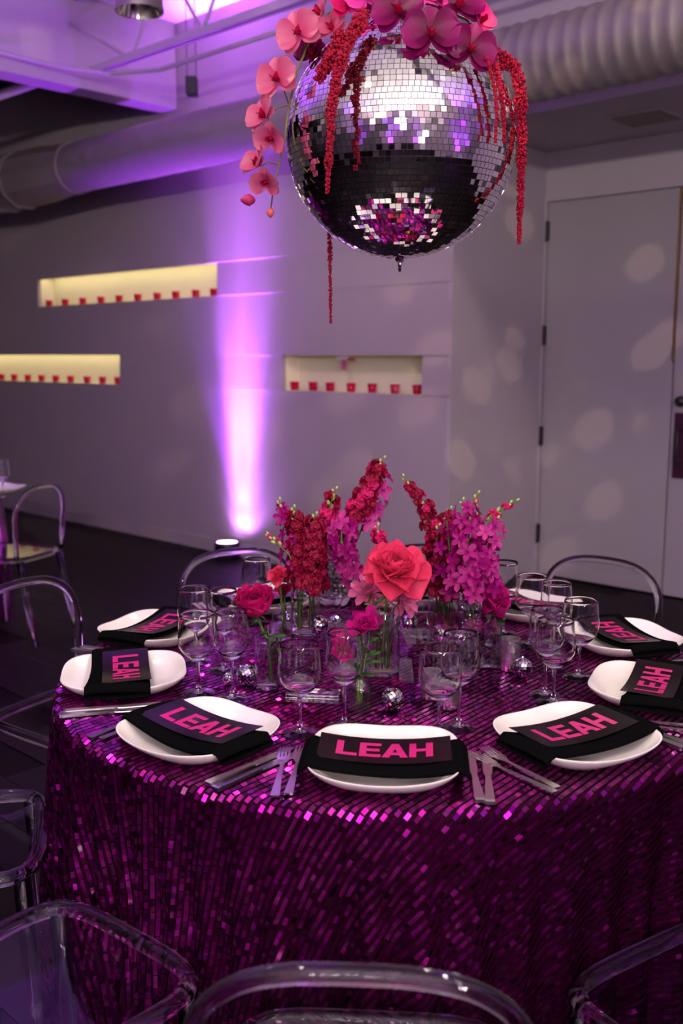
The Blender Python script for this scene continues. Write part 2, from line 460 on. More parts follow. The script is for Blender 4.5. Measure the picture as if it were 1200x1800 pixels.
auto_smooth(along([(1.2, DR + .04), (1.2, DR + .055), (1.16, DR + .055), (1.16, DR + .04), (.95, DR + .04), (.95, DR + .055), (.91, DR + .055), (.91, DR + .04), (-4, DR + .04)], seg=10).build('plenum', MAT['duct_metal'], dt), 20)
for s_ in (1.18, .93):
    MB().box(s_ - .01, s_ + .01, -.012, .012, -.06, 0, inv @ ROOMM @ Matrix.Translation((0, DS + DR + .04, DZ - .1))).build('bolt_strap', MAT['hinge_steel'], dt)

def joist(q, zb_, zt, s0, s1, label):
    t = thing('bar_joist', label, 'joist', W(s0, q, zb_), WROT, 'open steel joists under the ceiling')
    L = s1 - s0
    for sy in (-.03, .012):
        MB().box(0, L, sy, sy + .018, 0, .045).build('bottom_chord', MAT['joist_paint'], t)
        MB().box(-.6, L, sy, sy + .018, zt - zb_ - .045, zt - zb_).build('top_chord', MAT['joist_paint'], t)
    x = .45; up = True; h = zt - zb_ - .04
    while x < L - .5:
        MB().tube([(x, 0, .03), (x + .35, 0, h)], .011, 8).build('web_rod', MAT['joist_paint'], t)
        MB().tube([(x + .35, 0, h), (x + .70, 0, .03)], .011, 8).build('web_rod', MAT['joist_paint'], t)
        x += .70
    MB().tube([(.4, 0, .03), (-.5, 0, h)], .013, 8).build('end_rod', MAT['joist_paint'], t)
    return t
joist(.87, 3.34, H - .002, 2.72, 12.3, 'open steel bar joist crossing the purple-lit ceiling near the duct')
joist(3.6, 3.34, H - .002, 2.2, 12.3, 'open steel bar joist high above the table')
def beam(s_, label):
    t = thing('ceiling_beam', label, 'beam', W(s_, 0, 3.80), WROT, 'cross beams under the ceiling')
    MB().box(-.05, .05, .0, 8.9, 0, .012).build('flange', MAT['joist_paint'], t)
    MB().box(-.012, .012, .0, 8.9, .012, .099).build('web_plate', MAT['joist_paint'], t)
beam(3.55, 'pale steel cross beam above the left joist'); beam(5.3, 'pale steel cross beam above the mirror ball'); beam(8.0, 'pale steel cross beam behind the camera side')
cp = [W(12, .72, 3.30), W(4.2, .72, 3.30), W(3.25, .72, 3.30), W(2.85, .82, 3.33), W(2.62, 1.1, 3.37), W(2.525, 1.6, 3.40), W(2.52, 2.2, 3.40), W(2.52, 6, 3.40)]
cd = MB().tube(cp, .014, 10).build('conduit_pipe', MAT['joist_paint'], None, True)
tag(cd, 'thin painted conduit bending under the ceiling joist', 'conduit')
r2 = MB().tube([W(-1.5, 1.2, 3.25), W(2.2, 1.0, 3.35)], .03, 12).build('sprinkler_pipe', MAT['joist_paint'], None, True)
tag(r2, 'reddish lit pipe crossing the dark ceiling at left', 'pipe')
# hanging black box above the duct
P = aty(337, 152, 6.6)
t = thing('hanging_speaker', 'small black box hanging on two wires above the duct', 'speaker', P)
bevel(MB().box(-.035, .035, -.04, .04, -.055, .055).build('case', MAT['black_plastic'], t), .006)
for dx in (-.028, .028):
    MB().tube([(dx, 0, .05), (dx, 0, H - P.z)], .0025, 6).build('wire', MAT['hinge_steel'], t)
# ceiling vent in the alcove
t = thing('ceiling_vent', 'square grey air vent in the lowered ceiling by the door', 'vent', W(6.0, -.50, 2.79), WROT)
MB().box(-.16, .16, -.16, .16, -.012, 0).build('frame', MAT['skirting'], t)
for k in range(6):
    MB().box(-.14, .14, -.125 + k * .045, -.105 + k * .045, -.020, -.0121).build('louvre', MAT['can_metal'], t)
# cans of the downlights
def can(loc, power, tgt, label):
    t = thing('can_light', label, 'lamp', loc, 0, 'cylinder downlights hung from the ceiling')
    auto_smooth(MB().lathe([(.100, 0), (.104, 0), (.104, .012), (.100, .014), (.100, .30), (0, .30)], 40).build('housing', MAT['can_metal'], t))
    MB().lathe([(.0985, .002), (.085, .05), (.05, .10), (.03, .12)], 40).build('reflector', MAT['reflector'], t, True)
    MB().lathe([(0, .075), (.014, .08), (.022, .10), (.02, .118), (0, .12)], 20).build('bulb', MAT['lamp_warm'], t, True)
    MB().tube([(0, 0, .30), (0, 0, H - loc[2])], .009, 8).build('hanger_rod', MAT['can_metal'], t)
    light('downlight', 'SPOT', (loc[0], loc[1], loc[2] - .01), power, WARM, tgt, spot=95, blend=.7, radius=.07)
can(tuple(W(8.3, 1.2, 3.3)), 120, tuple(W(5.07, -.5, 1.2)), 'added cylinder downlight right of the ball, brightening the alcove return wall')  # extra can, added to brighten the return wall
can(*CANS[0], 'cylinder downlight with bright reflector above the wall at upper left')
can(*CANS[1], 'cylinder downlight over the front left of the table')
can(*CANS[2], 'cylinder downlight over the front right of the table')
can(*CANS[3], 'cylinder downlight behind the table toward the door')
can(*CANS[4], 'cylinder downlight left of the table')
# added projector under the joist, in place of dots cast by the mirror ball
PP = W(8.6, 3.5, 3.05)
t = thing('added_dot_projector', 'small black projector lamp added under the joist to cast wall dots', 'lamp', PP)
MB().tube([(0, 0, 0), (WN * -.16)[:], ], .05, 20).build('housing', MAT['black_plastic'], t)
MB().tube([(0, 0, .04), (0, 0, 3.34 - 3.05)], .008, 8).build('bracket', MAT['black_plastic'], t)
pl = light('added_dot_light', 'SPOT', PP - WN * .17, 230, (1.0, .72, .45), W(4.4, -.4, 1.7), spot=88, blend=.5, radius=.012)
pl.data.use_nodes = True
nt = pl.data.node_tree; em = nt.nodes['Emission']
tc = nt.nodes.new('ShaderNodeTexCoord'); vo = nt.nodes.new('ShaderNodeTexVoronoi'); vo.inputs['Scale'].default_value = 15
mr = nt.nodes.new('ShaderNodeMapRange'); mr.interpolation_type = 'SMOOTHSTEP'
mr.inputs['From Min'].default_value = .36; mr.inputs['From Max'].default_value = .26; mr.inputs['To Min'].default_value = 0; mr.inputs['To Max'].default_value = 1
nt.links.new(tc.outputs['Normal'], vo.inputs['Vector']); nt.links.new(vo.outputs['Distance'], mr.inputs['Value']); nt.links.new(mr.outputs[0], em.inputs['Strength'])
# uplights
def uplight(s_, q, label, main):
    t = thing('led_uplight', label, 'uplight', W(s_, q, 0), WROT, 'purple floor uplights along the walls')
    auto_smooth(MB().lathe([(0, 0), (.085, 0), (.092, .01), (.092, .115), (.085, .125), (.078, .125), (.078, .115), (0, .115)], 36).build('housing', MAT['black_plastic'], t))
    MB().lathe([(0, .1205), (.0775, .1205)], 36).build('lens', MAT['uplight_lens'], t)
    MB().tube([(-.10, 0, .03), (-.10, 0, .10), (-.095, 0, .03)], .006, 6).build('bracket', MAT['black_plastic'], t)
    c = W(s_, q, .13)
    side = -1 if q < 4 else 1
    if main:
        for zt, sp, pw, dss in ((.45, 100, 20, (-.03, .03, .07)), (1.0, 46, 80, (-.03, .03, .07)), (1.8, 23, 560, (-.03, .07)), (2.7, 17, 2400, (-.03, .07)), (3.5, 20, 2200, (.02,))):
            for ds in dss:
                light('uplight_beam', 'SPOT', c + WD * ds, pw, (.60, .22, 1.0) if zt < 2.5 else (.50, .13, 1.0), W(s_ + .10 + (ds - .02) * (1 + zt * .9), 0.0, zt), spot=sp, blend=1.0, radius=.03)
        light('uplight_beam', 'SPOT', c, 900, (.36, .045, 1.0), W(s_ + .05, q + .45, 3.6), spot=60, blend=1.0, radius=.05)
    else:
        light('uplight_beam', 'SPOT', c, 1200, PURPLE, W(s_, q - (.4 if 2 < q < 5 else 0), 3.9), spot=100 if 2 < q < 5 else 70, blend=1.0, radius=.06)
uplight(*UPS[0], 'glowing purple floor uplight at the foot of the niche wall', True)
uplight(*UPS[1], 'purple floor uplight far left along the niche wall', False)
for k, (a, b) in enumerate(FARUPS):
    uplight(a, b, ('purple floor uplight behind the camera left', 'purple floor uplight behind the camera right', 'purple floor uplight on the right wall near the doors', 'purple floor uplight on the right wall far from the doors')[k], False)
uplight(4.2, 3.6, 'added purple uplight out of view left of the table, tinting the ceiling', False)  # unseen, added to turn the upper left ceiling purple
# invented ledges below the added ceiling-wash lamps
roombox('added_trim_3', 6.9, 12.1, 8.35, 9.0, 2.66, 2.73, 'wall_paint')
roombox('added_trim_4', 11.85, 12.5, 2.4, 7.6, 2.66, 2.73, 'wall_paint')

# ------------------------------------------------------------------ votive cups in the niches
ORD = ['first', 'second', 'third', 'fourth', 'fifth', 'sixth', 'seventh', 'eighth', 'ninth', 'tenth']
cupm = MB().lathe([(0, .0), (.024, 0), (.027, .004), (.032, .060), (.0295, .060), (.0245, .008), (0, .008)], 20).mesh('cup', True)
candm = MB().lathe([(0, .008), (.019, .008), (.019, .032), (0, .034)], 14).mesh('candle', True)
def niche_cups(xs, z, nm, grp):
    for k, (x, y) in enumerate(xs):
        r = ray(x, y); C0 = Vector((0, 0, CAMZ)); t_ = (W(0, -.075, 0) - C0).dot(WN) / r.dot(WN); P = C0 + r * t_
        t = thing('votive_cup', 'red glass votive cup in the %s niche, %s from its left end' % (nm, ORD[k]), 'candle cup', (P.x, P.y, z + .0005), 0, grp)
        obj('cup', cupm, MAT['red_glass'], t); obj('candle', candm, MAT['white_linen'], t)
niche_cups([(x, 520) for x in (86, 114, 145, 177, 209, 242, 276, 309, 344, 376)], E1[2], 'upper left', 'red votives in the upper left niche')
niche_cups([(x, 665) for x in (3, 25, 49, 73, 98, 124, 153, 180, 207)], E2[2], 'lower left', 'red votives in the lower left niche')
niche_cups([(x, 683) for x in (518, 550, 580, 617, 654, 694, 733)], E3[2], 'right', 'red votives in the right niche')
P = W(4.15, -.05, E3[3])
t = thing('paper_tassel', 'small white and pink tag hanging from the top of the right niche', 'decoration', P, WROT)
MB().box(-.06, .03, -.012, .012, -.026, 0).build('bow', MAT['white_linen'], t)
MB().box(-.02, .004, -.01, .01, -.09, -.0261).build('ribbon', MAT['dahlia_pink'], t)
MB().box(.031, .09, -.008, .008, -.032, -.012).build('ribbon', MAT['dahlia_pink'], t)

# ================================================================== table and cloth
TX, TY, TZ, TR = .108, 2.284, .7605, .762
RHO = .016
def fold(th, h):
    k = np.clip(h / .45, 0, 1) ** .8
    press = sum(np.exp(-((th - math.radians(a_)) / .24) ** 4) for a_ in (-129, -57))     # seats press the cloth in
    a = .020 * np.sin(17 * th + 1.3 + .9 * np.sin(3 * th)) * (1 - .7 * press) +   .017 * np.sin(58 * th + 2.6 * np.sin(3 * th) + .4) * (.8 + .3 * np.sin(7 * th)) + .012 * np.sin(9 * th + 2.0)
    return k * a + .018 * np.clip(h / .7, 0, 1) - .022 * press * np.clip(h / .25, 0, 1)
def drape(u, v):
    r = np.hypot(u, v); th = np.arctan2(v, u); R0 = TR - RHO
    a = np.maximum(r - R0, 0); q = PI * RHO / 2
    ph = np.minimum(a / RHO, PI / 2); h = np.maximum(a - q, 0)
    rad = np.where(r < R0, r, R0 + RHO * np.sin(ph)) + fold(th, h)
    z = -RHO * (1 - np.cos(ph)) - h
    return np.stack([rad * np.cos(th), rad * np.sin(th), z], -1)
cloth = thing('sequin_tablecloth', 'floor-length magenta sequin cloth over the round table', 'tablecloth', (TX, TY, TZ))
# under-cloth
nth = 1000
rr = list(np.linspace(0, TR - RHO, 6)[1:]) + [TR - RHO + x for x in np.linspace(.004, .025, 6)] + list(np.linspace(TR + .03, TR - RHO + RHO * PI / 2 + .738, 26))
ths = np.arange(nth) * 2 * PI / nth
vs = [(0, 0, 0)]; fs = []
for r in rr: vs += [tuple(p) for p in drape(r * np.cos(ths), r * np.sin(ths))]
for k in range(nth): fs.append((0, 1 + k, 1 + (k + 1) % nth))
for i in range(len(rr) - 1):
    for k in range(nth):
        k2 = (k + 1) % nth
        fs.append((1 + i * nth + k, 1 + (i + 1) * nth + k, 1 + (i + 1) * nth + k2, 1 + i * nth + k2))
MB().add(vs, fs).build('fabric', MAT['cloth_base'], cloth, True)
# sequins: rows at 45 degrees across the top, running on over the edge
PIT, LEN = .0148, .0128
rows = np.arange(-108, 109); cols = np.arange(-122, 123)
RG, CG = np.meshgrid(rows, cols, indexing='ij')
aa = math.radians(50)
uu = (CG + .5 * (RG % 2)) * LEN + rng.normal(0, .0008, RG.shape); vv = RG * PIT
U = (uu * math.cos(aa) - vv * math.sin(aa)).ravel(); V = (uu * math.sin(aa) + vv * math.cos(aa)).ravel()
keep = np.hypot(U, V) < TR - RHO + RHO * PI / 2 + .73
U, V = U[keep], V[keep]
e = .002
P0 = drape(U, V)
eu = drape(U + e * math.cos(aa), V + e * math.sin(aa)) - drape(U - e * math.cos(aa), V - e * math.sin(aa))
ev = drape(U - e * math.sin(aa), V + e * math.cos(aa)) - drape(U + e * math.sin(aa), V - e * math.cos(aa))
def nrm(a): return a / np.maximum(np.linalg.norm(a, axis=-1, keepdims=True), 1e-9)
eu = nrm(eu); N = nrm(np.cross(eu, ev)); ev = np.cross(N, eu)
n = len(U)
flat = P0[:, 2] > -.004
t1 = np.where(flat, rng.normal(.26, .05, n), rng.normal(.22, .13, n)); wild = rng.uniform(0, 1, n) < .10; t1 = t1 + wild * rng.normal(0, .28, n) + np.where(flat, .13, .05) * np.sin(U * 19 + 3 * np.sin(V * 7)) * np.sin(V * 23 + 2 * np.sin(U * 11)); t2 = np.where(flat, rng.normal(0, .02, n), rng.normal(0, .09, n))
ev2 = ev * np.cos(t1)[:, None] + N * np.sin(t1)[:, None]; N2 = np.cross(eu, ev2)
eu2 = eu * np.cos(t2)[:, None] + N2 * np.sin(t2)[:, None]; N2 = nrm(np.cross(eu2, ev2))
CEN = P0 + N * .0028
HL, HW = .0063, .0040
# the ones that show largest in the photograph become objects
wp = CEN + np.array([TX, TY, TZ]); vd = np.array([0, 0, CAMZ]) - wp; dist = np.linalg.norm(vd, axis=1)
vis = np.abs((vd / dist[:, None] * N2).sum(1)) / dist ** 2
front = (P0[:, 1] < -.45) & (P0[:, 2] > -.30) & (np.abs(P0[:, 0]) < .62) & (P0[:, 2] < -.01) & ((vd * N).sum(1) > 0)
score = np.where(front, vis, 0); top = set(np.argsort(-score)[:300].tolist())
rest = np.array([i not in top for i in range(n)])
def quadmesh(C, A, B, Nn, th):
    k = len(C)
    a = A; b = B
    v = np.stack([C - a - b, C + a - b, C + a + b, C - a + b], 1)
    v = v.reshape(-1, 3); f = np.arange(4 * k).reshape(-1, 4)
    return v, f
v, f = quadmesh(CEN[rest], eu2[rest] * HL, ev2[rest] * HW, N2[rest], 0)
me = bpy.data.meshes.new('sequins'); me.from_pydata(v.tolist(), [], f.tolist()); me.update()
so = obj('sequins', me, MAT['sequin'], cloth); so['kind'] = 'stuff'
sq = MB().box(-HL, HL, -HW, HW, -.0002, .0002).mesh('sequin')
for i in top:
    M = Matrix((eu2[i], ev2[i], N2[i])).transposed().to_4x4(); M.translation = Vector(CEN[i])
    obj('sequin', sq, MAT['sequin'], cloth, M)
tb = thing('round_table', 'round banquet table hidden under the magenta sequin cloth', 'table', (TX, TY, 0))
MB().lathe([(0, TZ - .04), (TR - .03, TZ - .04), (TR - .025, TZ - .008), (0, TZ - .008)], 64).build('tabletop', MAT['floor_base'], tb)
for k in range(4):
    a = PI / 4 + k * PI / 2
    MB().tube([(.45 * math.cos(a), .45 * math.sin(a), TZ - .04), (.5 * math.cos(a), .5 * math.sin(a), 0)], .015, 8).build('leg', MAT['hinge_steel'], tb)

# ------------------------------------------------------------------ place settings
TOPZ = TZ + .0045
def superr(ph, a, nn): return a / (abs(math.cos(ph)) ** nn + abs(math.sin(ph)) ** nn) ** (1 / nn)
def plate_mesh():
    seg = 96; A = .137; NN = 3.1
    def rim(ph):      # the corners lift a little more than the sides
        return .024 + .006 * (math.cos(2 * ph) ** 2 * 0 + math.sin(2 * ph) ** 2)
    prof = [(.0, .006, 0), (.45, .006, 0), (.66, .008, .03), (.80, .012, .25), (.91, .016, .60), (.975, .018, .92), (1.0, .018, 1.0), (1.004, .016, .98), (.985, .013, .86), (.90, .010, .50), (.76, .003, .16), (.60, 0, 0), (0, 0, 0)]
    vs = []; fs = []; k = len(prof)
    for i in range(seg):
        ph = 2 * PI * i / seg; R = superr(ph, A, NN); rr_ = superr(ph, A, 2.0)
        for q, z, up in prof:
            r = R * q if q > .66 else (rr_ * q * (1 - q / .66) + R * q * (q / .66))
            vs.append((r * math.cos(ph), r * math.sin(ph), z * .45 + rim(ph) * up))
    for i in range(seg):
        j = (i + 1) % seg
        for m in range(k - 1): fs.append((i * k + m, j * k + m, j * k + m + 1, i * k + m + 1))
    return MB().add(vs, fs).mesh('plate', True)
PM = plate_mesh()
def sag(x):           # height of the cloth strip lying across the plate
    a = abs(x)
    if a < .132: return .0135 + .017 * (a / .132) ** 2
    return .0305 - .024 * min(1, (a - .132) / .022) ** 1.5
def napkin_mesh(seed):
    rg = random.Random(seed); nu, nv = 40, 12; L = .148; Wd = .066
    ph = [rg.uniform(0, 6) for _ in range(3)]
    def w(x): return Wd + .003 * math.sin(18 * x + ph[0])
    vs = []; fs = []
    ring = []
    for j in range(28):
        a = 2 * PI * j / 28
        cy = math.copysign(abs(math.cos(a)) ** .35, math.cos(a)); cz = math.copysign(abs(math.sin(a)) ** .6, math.sin(a))
        ring.append((cy, cz))
    for i in range(nu + 1):
        x = -L + 2 * L * i / nu
        for cy, cz in ring:
            y = cy * w(x); th = .0075
            z = sag(x) + th + cz * th * (1 - .25 * max(0, cy)) + .0012 * math.sin(30 * y + 22 * x + ph[1])
            z = max(z, .0005)
            vs.append((x, y, z))
    m = len(ring)
    for i in range(nu):
        for j in range(m): fs.append((i * m + j, i * m + (j + 1) % m, (i + 1) * m + (j + 1) % m, (i + 1) * m + j))
    fs.append(tuple(range(m))); fs.append(tuple(nu * m + j for j in range(m - 1, -1, -1)))
    return MB().add(vs, fs).mesh('napkin', True)
NAPS = [napkin_mesh(k) for k in range(3)]
CW, CH = .118, .052
def cz(x, y): return .0165 + .0135 + .010 * (x / .118) ** 2 + .0025 + (y) * .03
def card_mesh():
    m = MB(); th = .0012
    m.grid(lambda a, b: (-CW + 2 * CW * a, -CH + 2 * CH * b, cz(-CW + 2 * CW * a, -CH + 2 * CH * b)), 20, 2)
    n0 = len(m.v)
    m.grid(lambda a, b: (-CW + 2 * CW * a, -CH + 2 * CH * b, cz(-CW + 2 * CW * a, -CH + 2 * CH * b) - th), 20, 2)
    m.f[40:] = [tuple(reversed(q)) for q in m.f[40:]]
    for i in range(20):
        for j in (0, 2):
            a = i * 3 + j; b = (i + 1) * 3 + j
            m.f.append((a, b, n0 + b, n0 + a) if j == 0 else (b, a, n0 + a, n0 + b))
    for j in range(2):
        m.f.append((j + 1, j, n0 + j, n0 + j + 1)); a = 60 + j; m.f.append((a, a + 1, n0 + a + 1, n0 + a))
    return m.mesh('card')
CARD = card_mesh()
# the word on the card, block capitals as quads
SH = .058; SW = .172
def letters():
    st, h = .22, .20
    def rect(x0, x1, y0, y1): return [(x0, y0), (x1, y0), (x1, y1), (x0, y1)]
    Lq = [rect(0, st, 0, 1), rect(st, .66, 0, h)]
    Eq = [rect(0, st, 0, 1), rect(st, .68, 0, h), rect(st, .64, .4, .6), rect(st, .68, .8, 1)]
    Aq = [[(0, 0), (.235, 0), (.52, 1), (.30, 1)], [(.585, 0), (.82, 0), (.52, 1), (.36, .82)], [(.20, .18), (.62, .18), (.57, .36), (.25, .36)]]
    Hq = [rect(0, st, 0, 1), rect(.52, .74, 0, 1), rect(st, .52, .4, .6)]
    seq = [(Lq, .66), (Eq, .68), (Aq, .82), (Hq, .74)]
    gaps = [.07, .03, .04]; tot = sum(w_ for _, w_ in seq) + sum(gaps); x = 0; out = []
    for k, (qs, w_) in enumerate(seq):
        m = MB()
        for q in qs:
            nx = 6
            def fn(a, b, q=q):
                x0 = q[0][0] + (q[1][0] - q[0][0]) * a; y0 = q[0][1] + (q[1][1] - q[0][1]) * a
                x1 = q[3][0] + (q[2][0] - q[3][0]) * a; y1 = q[3][1] + (q[2][1] - q[3][1]) * a
                X = (x + x0 + (x1 - x0) * b) / tot * SW - SW / 2; Y = (y0 + (y1 - y0) * b) * SH - SH / 2
                return (X, Y, cz(X, Y) + .0006)
            m.grid(fn, nx, 2)
        out.append(m.mesh('letter')); x += w_ + (gaps[k] if k < 3 else 0)
    return out
LET = letters()
def fork_mesh():
    m = MB()
    def zc(y): return .003 + .007 * max(0, (y - .03) / .07) ** 2 * (1 if y < .09 else 1) - .004 * max(0, (y - .07) / .03) ** 2
    hd = [(-.100, .0075), (-.095, .0080), (-.03, .0052), (.020, .0036), (.034, .0042), (.042, .0085), (.050, .0115), (.062, .0118)]
    vs = []; fs = []
    for y, w in hd:
        t_ = .0022 if y < .02 else .0012
        vs += [(-w, y, zc(y) - t_ * .5), (w, y, zc(y) - t_ * .5), (w, y, zc(y) + t_), (-w, y, zc(y) + t_)]
    for i in range(len(hd) - 1):
        a = i * 4; b = a + 4
        for k in range(4): fs.append((a + k, a + (k + 1) % 4, b + (k + 1) % 4, b + k))
    fs.append((3, 2, 1, 0)); L = len(vs) - 4; fs.append((L, L + 1, L + 2, L + 3))
    m.add(vs, fs)
    for k in range(4):
        x = -.0094 + k * .00627; vs = []; fs = []
        for y, w in ((.060, .0020), (.08, .0018), (.098, .0015), (.104, .0006)):
            vs += [(x - w, y, zc(y) - .0006), (x + w, y, zc(y) - .0006), (x + w, y, zc(y) + .0012), (x - w, y, zc(y) + .0012)]
        for i in range(3):
            a = i * 4; b = a + 4
            for j in range(4): fs.append((a + j, a + (j + 1) % 4, b + (j + 1) % 4, b + j))
        fs.append((12, 13, 14, 15)); m.add(vs, fs)
    return m
def knife_meshes():
    h = MB(); b = MB()
    for m, st in ((h, [(-.110, .0085, .0030), (-.104, .0092, .0034), (-.05, .0070, .0030), (-.012, .0055, .0028), (.0, .0062, .0026)]),
                  (b, [(.0, .0062, .0012), (.012, .0088, .0010), (.06, .0094, .0008), (.085, .0085, .0007), (.100, .005, .0006), (.106, .001, .0005)])):
        vs = []; fs = []
        for y, w, t_ in st:
            vs += [(-w, y, .004 - t_), (w, y, .004 - t_), (w * .9, y, .004 + t_), (-w * .9, y, .004 + t_)]
        for i in range(len(st) - 1):
            a = i * 4; c = a + 4
            for k in range(4): fs.append((a + k, a + (k + 1) % 4, c + (k + 1) % 4, c + k))
        fs.append((3, 2, 1, 0)); L = len(vs) - 4; fs.append((L, L + 1, L + 2, L + 3))
        m.add(vs, fs)
    return h.mesh('handle'), b.mesh('blade')
FM = fork_mesh()
FH = MB(); FH.v = FM.v[:20]; FH.f = [q for q in FM.f if max(q) < 20]
FHM = FH.mesh('handle')
keepi = [q for q in FM.f if min(q) >= 16]
FT = MB(); FT.v = [p for p in FM.v[16:]]; FT.f = [tuple(i - 16 for i in q) for q in keepi]
FTM = FT.mesh('tines')
KH, KB = knife_meshes()
SET = [(-93, 'front middle', .60), (-129, 'front left', .605), (-168, 'leftmost', .61), (157, 'second left', .64), (120, 'rear left', .655),
       (84, 'rear middle', .64), (48.5, 'rear right', .645), (15.5, 'right rear', .625), (-21, 'rightmost', .61), (-56, 'front right', .597)]
def setting(k, th, nm, r):
    a = math.radians(th); rz = a + PI / 2
    c = Vector((TX + r * math.cos(a), TY + r * math.sin(a), TOPZ))
    X = Vector((math.cos(rz), math.sin(rz), 0)); Y = Vector((-math.sin(rz), math.cos(rz), 0))
    rg = random.Random(k * 11 + 3)
    j = math.radians(rg.uniform(-3, 3))
    p = obj('dinner_plate', PM, MAT['porcelain']); p.location = c; p.rotation_euler = (0, 0, rz + j)
    tag(p, 'white rounded square dinner plate at the %s place' % nm, 'plate', 'white dinner plates')
    o = obj('napkin', NAPS[k % 3], MAT['napkin']); o.location = c - Y * .012 + Vector((0, 0, .0015)); o.rotation_euler = (0, 0, rz + j)
    tag(o, 'folded black napkin across the plate at the %s place' % nm, 'napkin', 'folded black napkins')
    q = obj('name_card', CARD, MAT['card_black']); q.location = c + Y * .004 + Vector((0, 0, .0032)); q.rotation_euler = (0, 0, rz + j + math.radians(rg.uniform(-2, 2)))
    tag(q, 'glossy black card with pink capitals on the napkin at the %s place' % nm, 'card', 'black name cards')
    for L in LET: obj('letter', L, MAT['letter_pink'], q)
    for i, (dx, dy, w) in enumerate(((-.158, -.012, 'inner'), (-.184, -.022, 'outer'))):
        t = thing('dinner_fork', 'silver dinner fork at the %s place, %s of its two' % (nm, w), 'fork', c + X * dx + Y * dy, rz + math.radians(rg.uniform(-5, 5)), 'silver forks')
        obj('handle', FHM, MAT['cutlery_steel'], t); obj('tines', FTM, MAT['cutlery_steel'], t)
    for i, (dx, dy, w) in enumerate(((.158, -.014, 'inner'), (.182, -.020, 'outer'))):
        t = thing('dinner_knife', 'silver dinner knife at the %s place, %s of its two' % (nm, w), 'knife', c + X * dx + Y * dy, rz + math.radians(rg.uniform(-4, 4)), 'silver knives')
        obj('handle', KH, MAT['cutlery_steel'], t); obj('blade', KB, MAT['cutlery_steel'], t)
for k, (th, nm, r) in enumerate(SET): setting(k, th, nm, r)

# ------------------------------------------------------------------ stem glasses
def glass_meshes(hb, rm, rr_, ht, rf):
    # hb height where the bowl starts, rm widest radius, rr_ rim radius, ht total height, rf foot radius
    hw = ht - hb; out = []; t_ = .0011
    for i in range(17):
        u = i / 16
        if u < .42: r = .0050 + (rm - .0050) * math.sin(u / .42 * PI / 2) ** .85
        else: r = rm + (rr_ - rm) * ((u - .42) / .58) ** 1.6
        out.append((r, hb + hw * u))
    inn = [(max(r - t_, 0), z + (.004 if i < 3 else 0)) for i, (r, z) in enumerate(out)]
    out[-1] = (rr_, ht - .0006); inn[-1] = (rr_ - t_, ht - .0006)
    inn = [(0, inn[2][1] - .001)] + inn[2:]
    bowl = MB().lathe([(0, hb - .0005)] + out + [(rr_ - t_ * .25, ht - .0001), (rr_ - t_ * .75, ht - .0001)] + inn[::-1], 48).mesh('bowl', True)
    stem = MB().lathe([(0, .0062), (.0085, .0062), (.0050, .013), (.0038, .03), (.0036, hb * .6), (.0042, hb - .008), (.0050, hb - .0007), (0, hb - .0007)], 20).mesh('stem', True)
    foot = MB().lathe([(0, 0), (rf, 0), (rf, .0012), (rf * .75, .0024), (rf * .35, .0044), (.009, .006), (0, .006)], 40).mesh('foot', True)
    for me in (bowl, stem, foot): me.set_sharp_from_angle(angle=math.radians(50))
    return bowl, stem, foot
GA = glass_meshes(.085, .0385, .0335, .195, .034)
GB = glass_meshes(.073, .0425, .0375, .182, .036)
# (base pixel, kind, label)
GL = [((408, 1228), 0, 'stemmed wine glass between the leftmost and front left plates, inner of the pair'),
      ((349, 1219), 1, 'stemmed water glass just right of the leftmost plate'),
      ((393, 1178), 0, 'wine glass behind the left pair, beside the magenta ranunculus'),
      ((345, 1163), 1, 'water glass in front of the second left plate'),
      ((527, 1288), 1, 'water glass above the gap between front left and front middle plates, left of its pair'),
      ((605, 1277), 0, 'wine glass in front of the pink anemone'),
      ((771, 1296), 1, 'water glass directly behind the front middle plate'),
      ((806, 1278), 0, 'wine glass right of the front middle water glass by the acrylic riser'),
      ((972, 1234), 1, 'foremost water glass behind the front right plate'),
      ((957, 1222), 0, 'wine glass half hidden behind the foremost right water glass'),
      ((1016, 1190), 1, 'water glass standing at the right beside the rightmost plate'),
      ((974, 1160), 0, 'wine glass in the middle of the right cluster'),
      ((932, 1133), 1, 'water glass before the rear right plate, nearer the frame edge'),
      ((884, 1113), 0, 'wine glass nearest the right orchids at the rear'),
      ((452, 1095), 1, 'water glass before the rear left chair')]
def make_glass(g, k, label):
    t = thing('wine_glass', label, 'glass', g, random.uniform(0, 6), 'stemmed glasses')
    for nm, me in zip(('bowl', 'stem', 'foot'), (GA, GB)[k]): obj(nm, me, MAT['wine_glass'], t)
for (x, y), k, lb in GL:
    p = at(x, y, TOPZ); make_glass((p.x, p.y, TOPZ), k, lb)

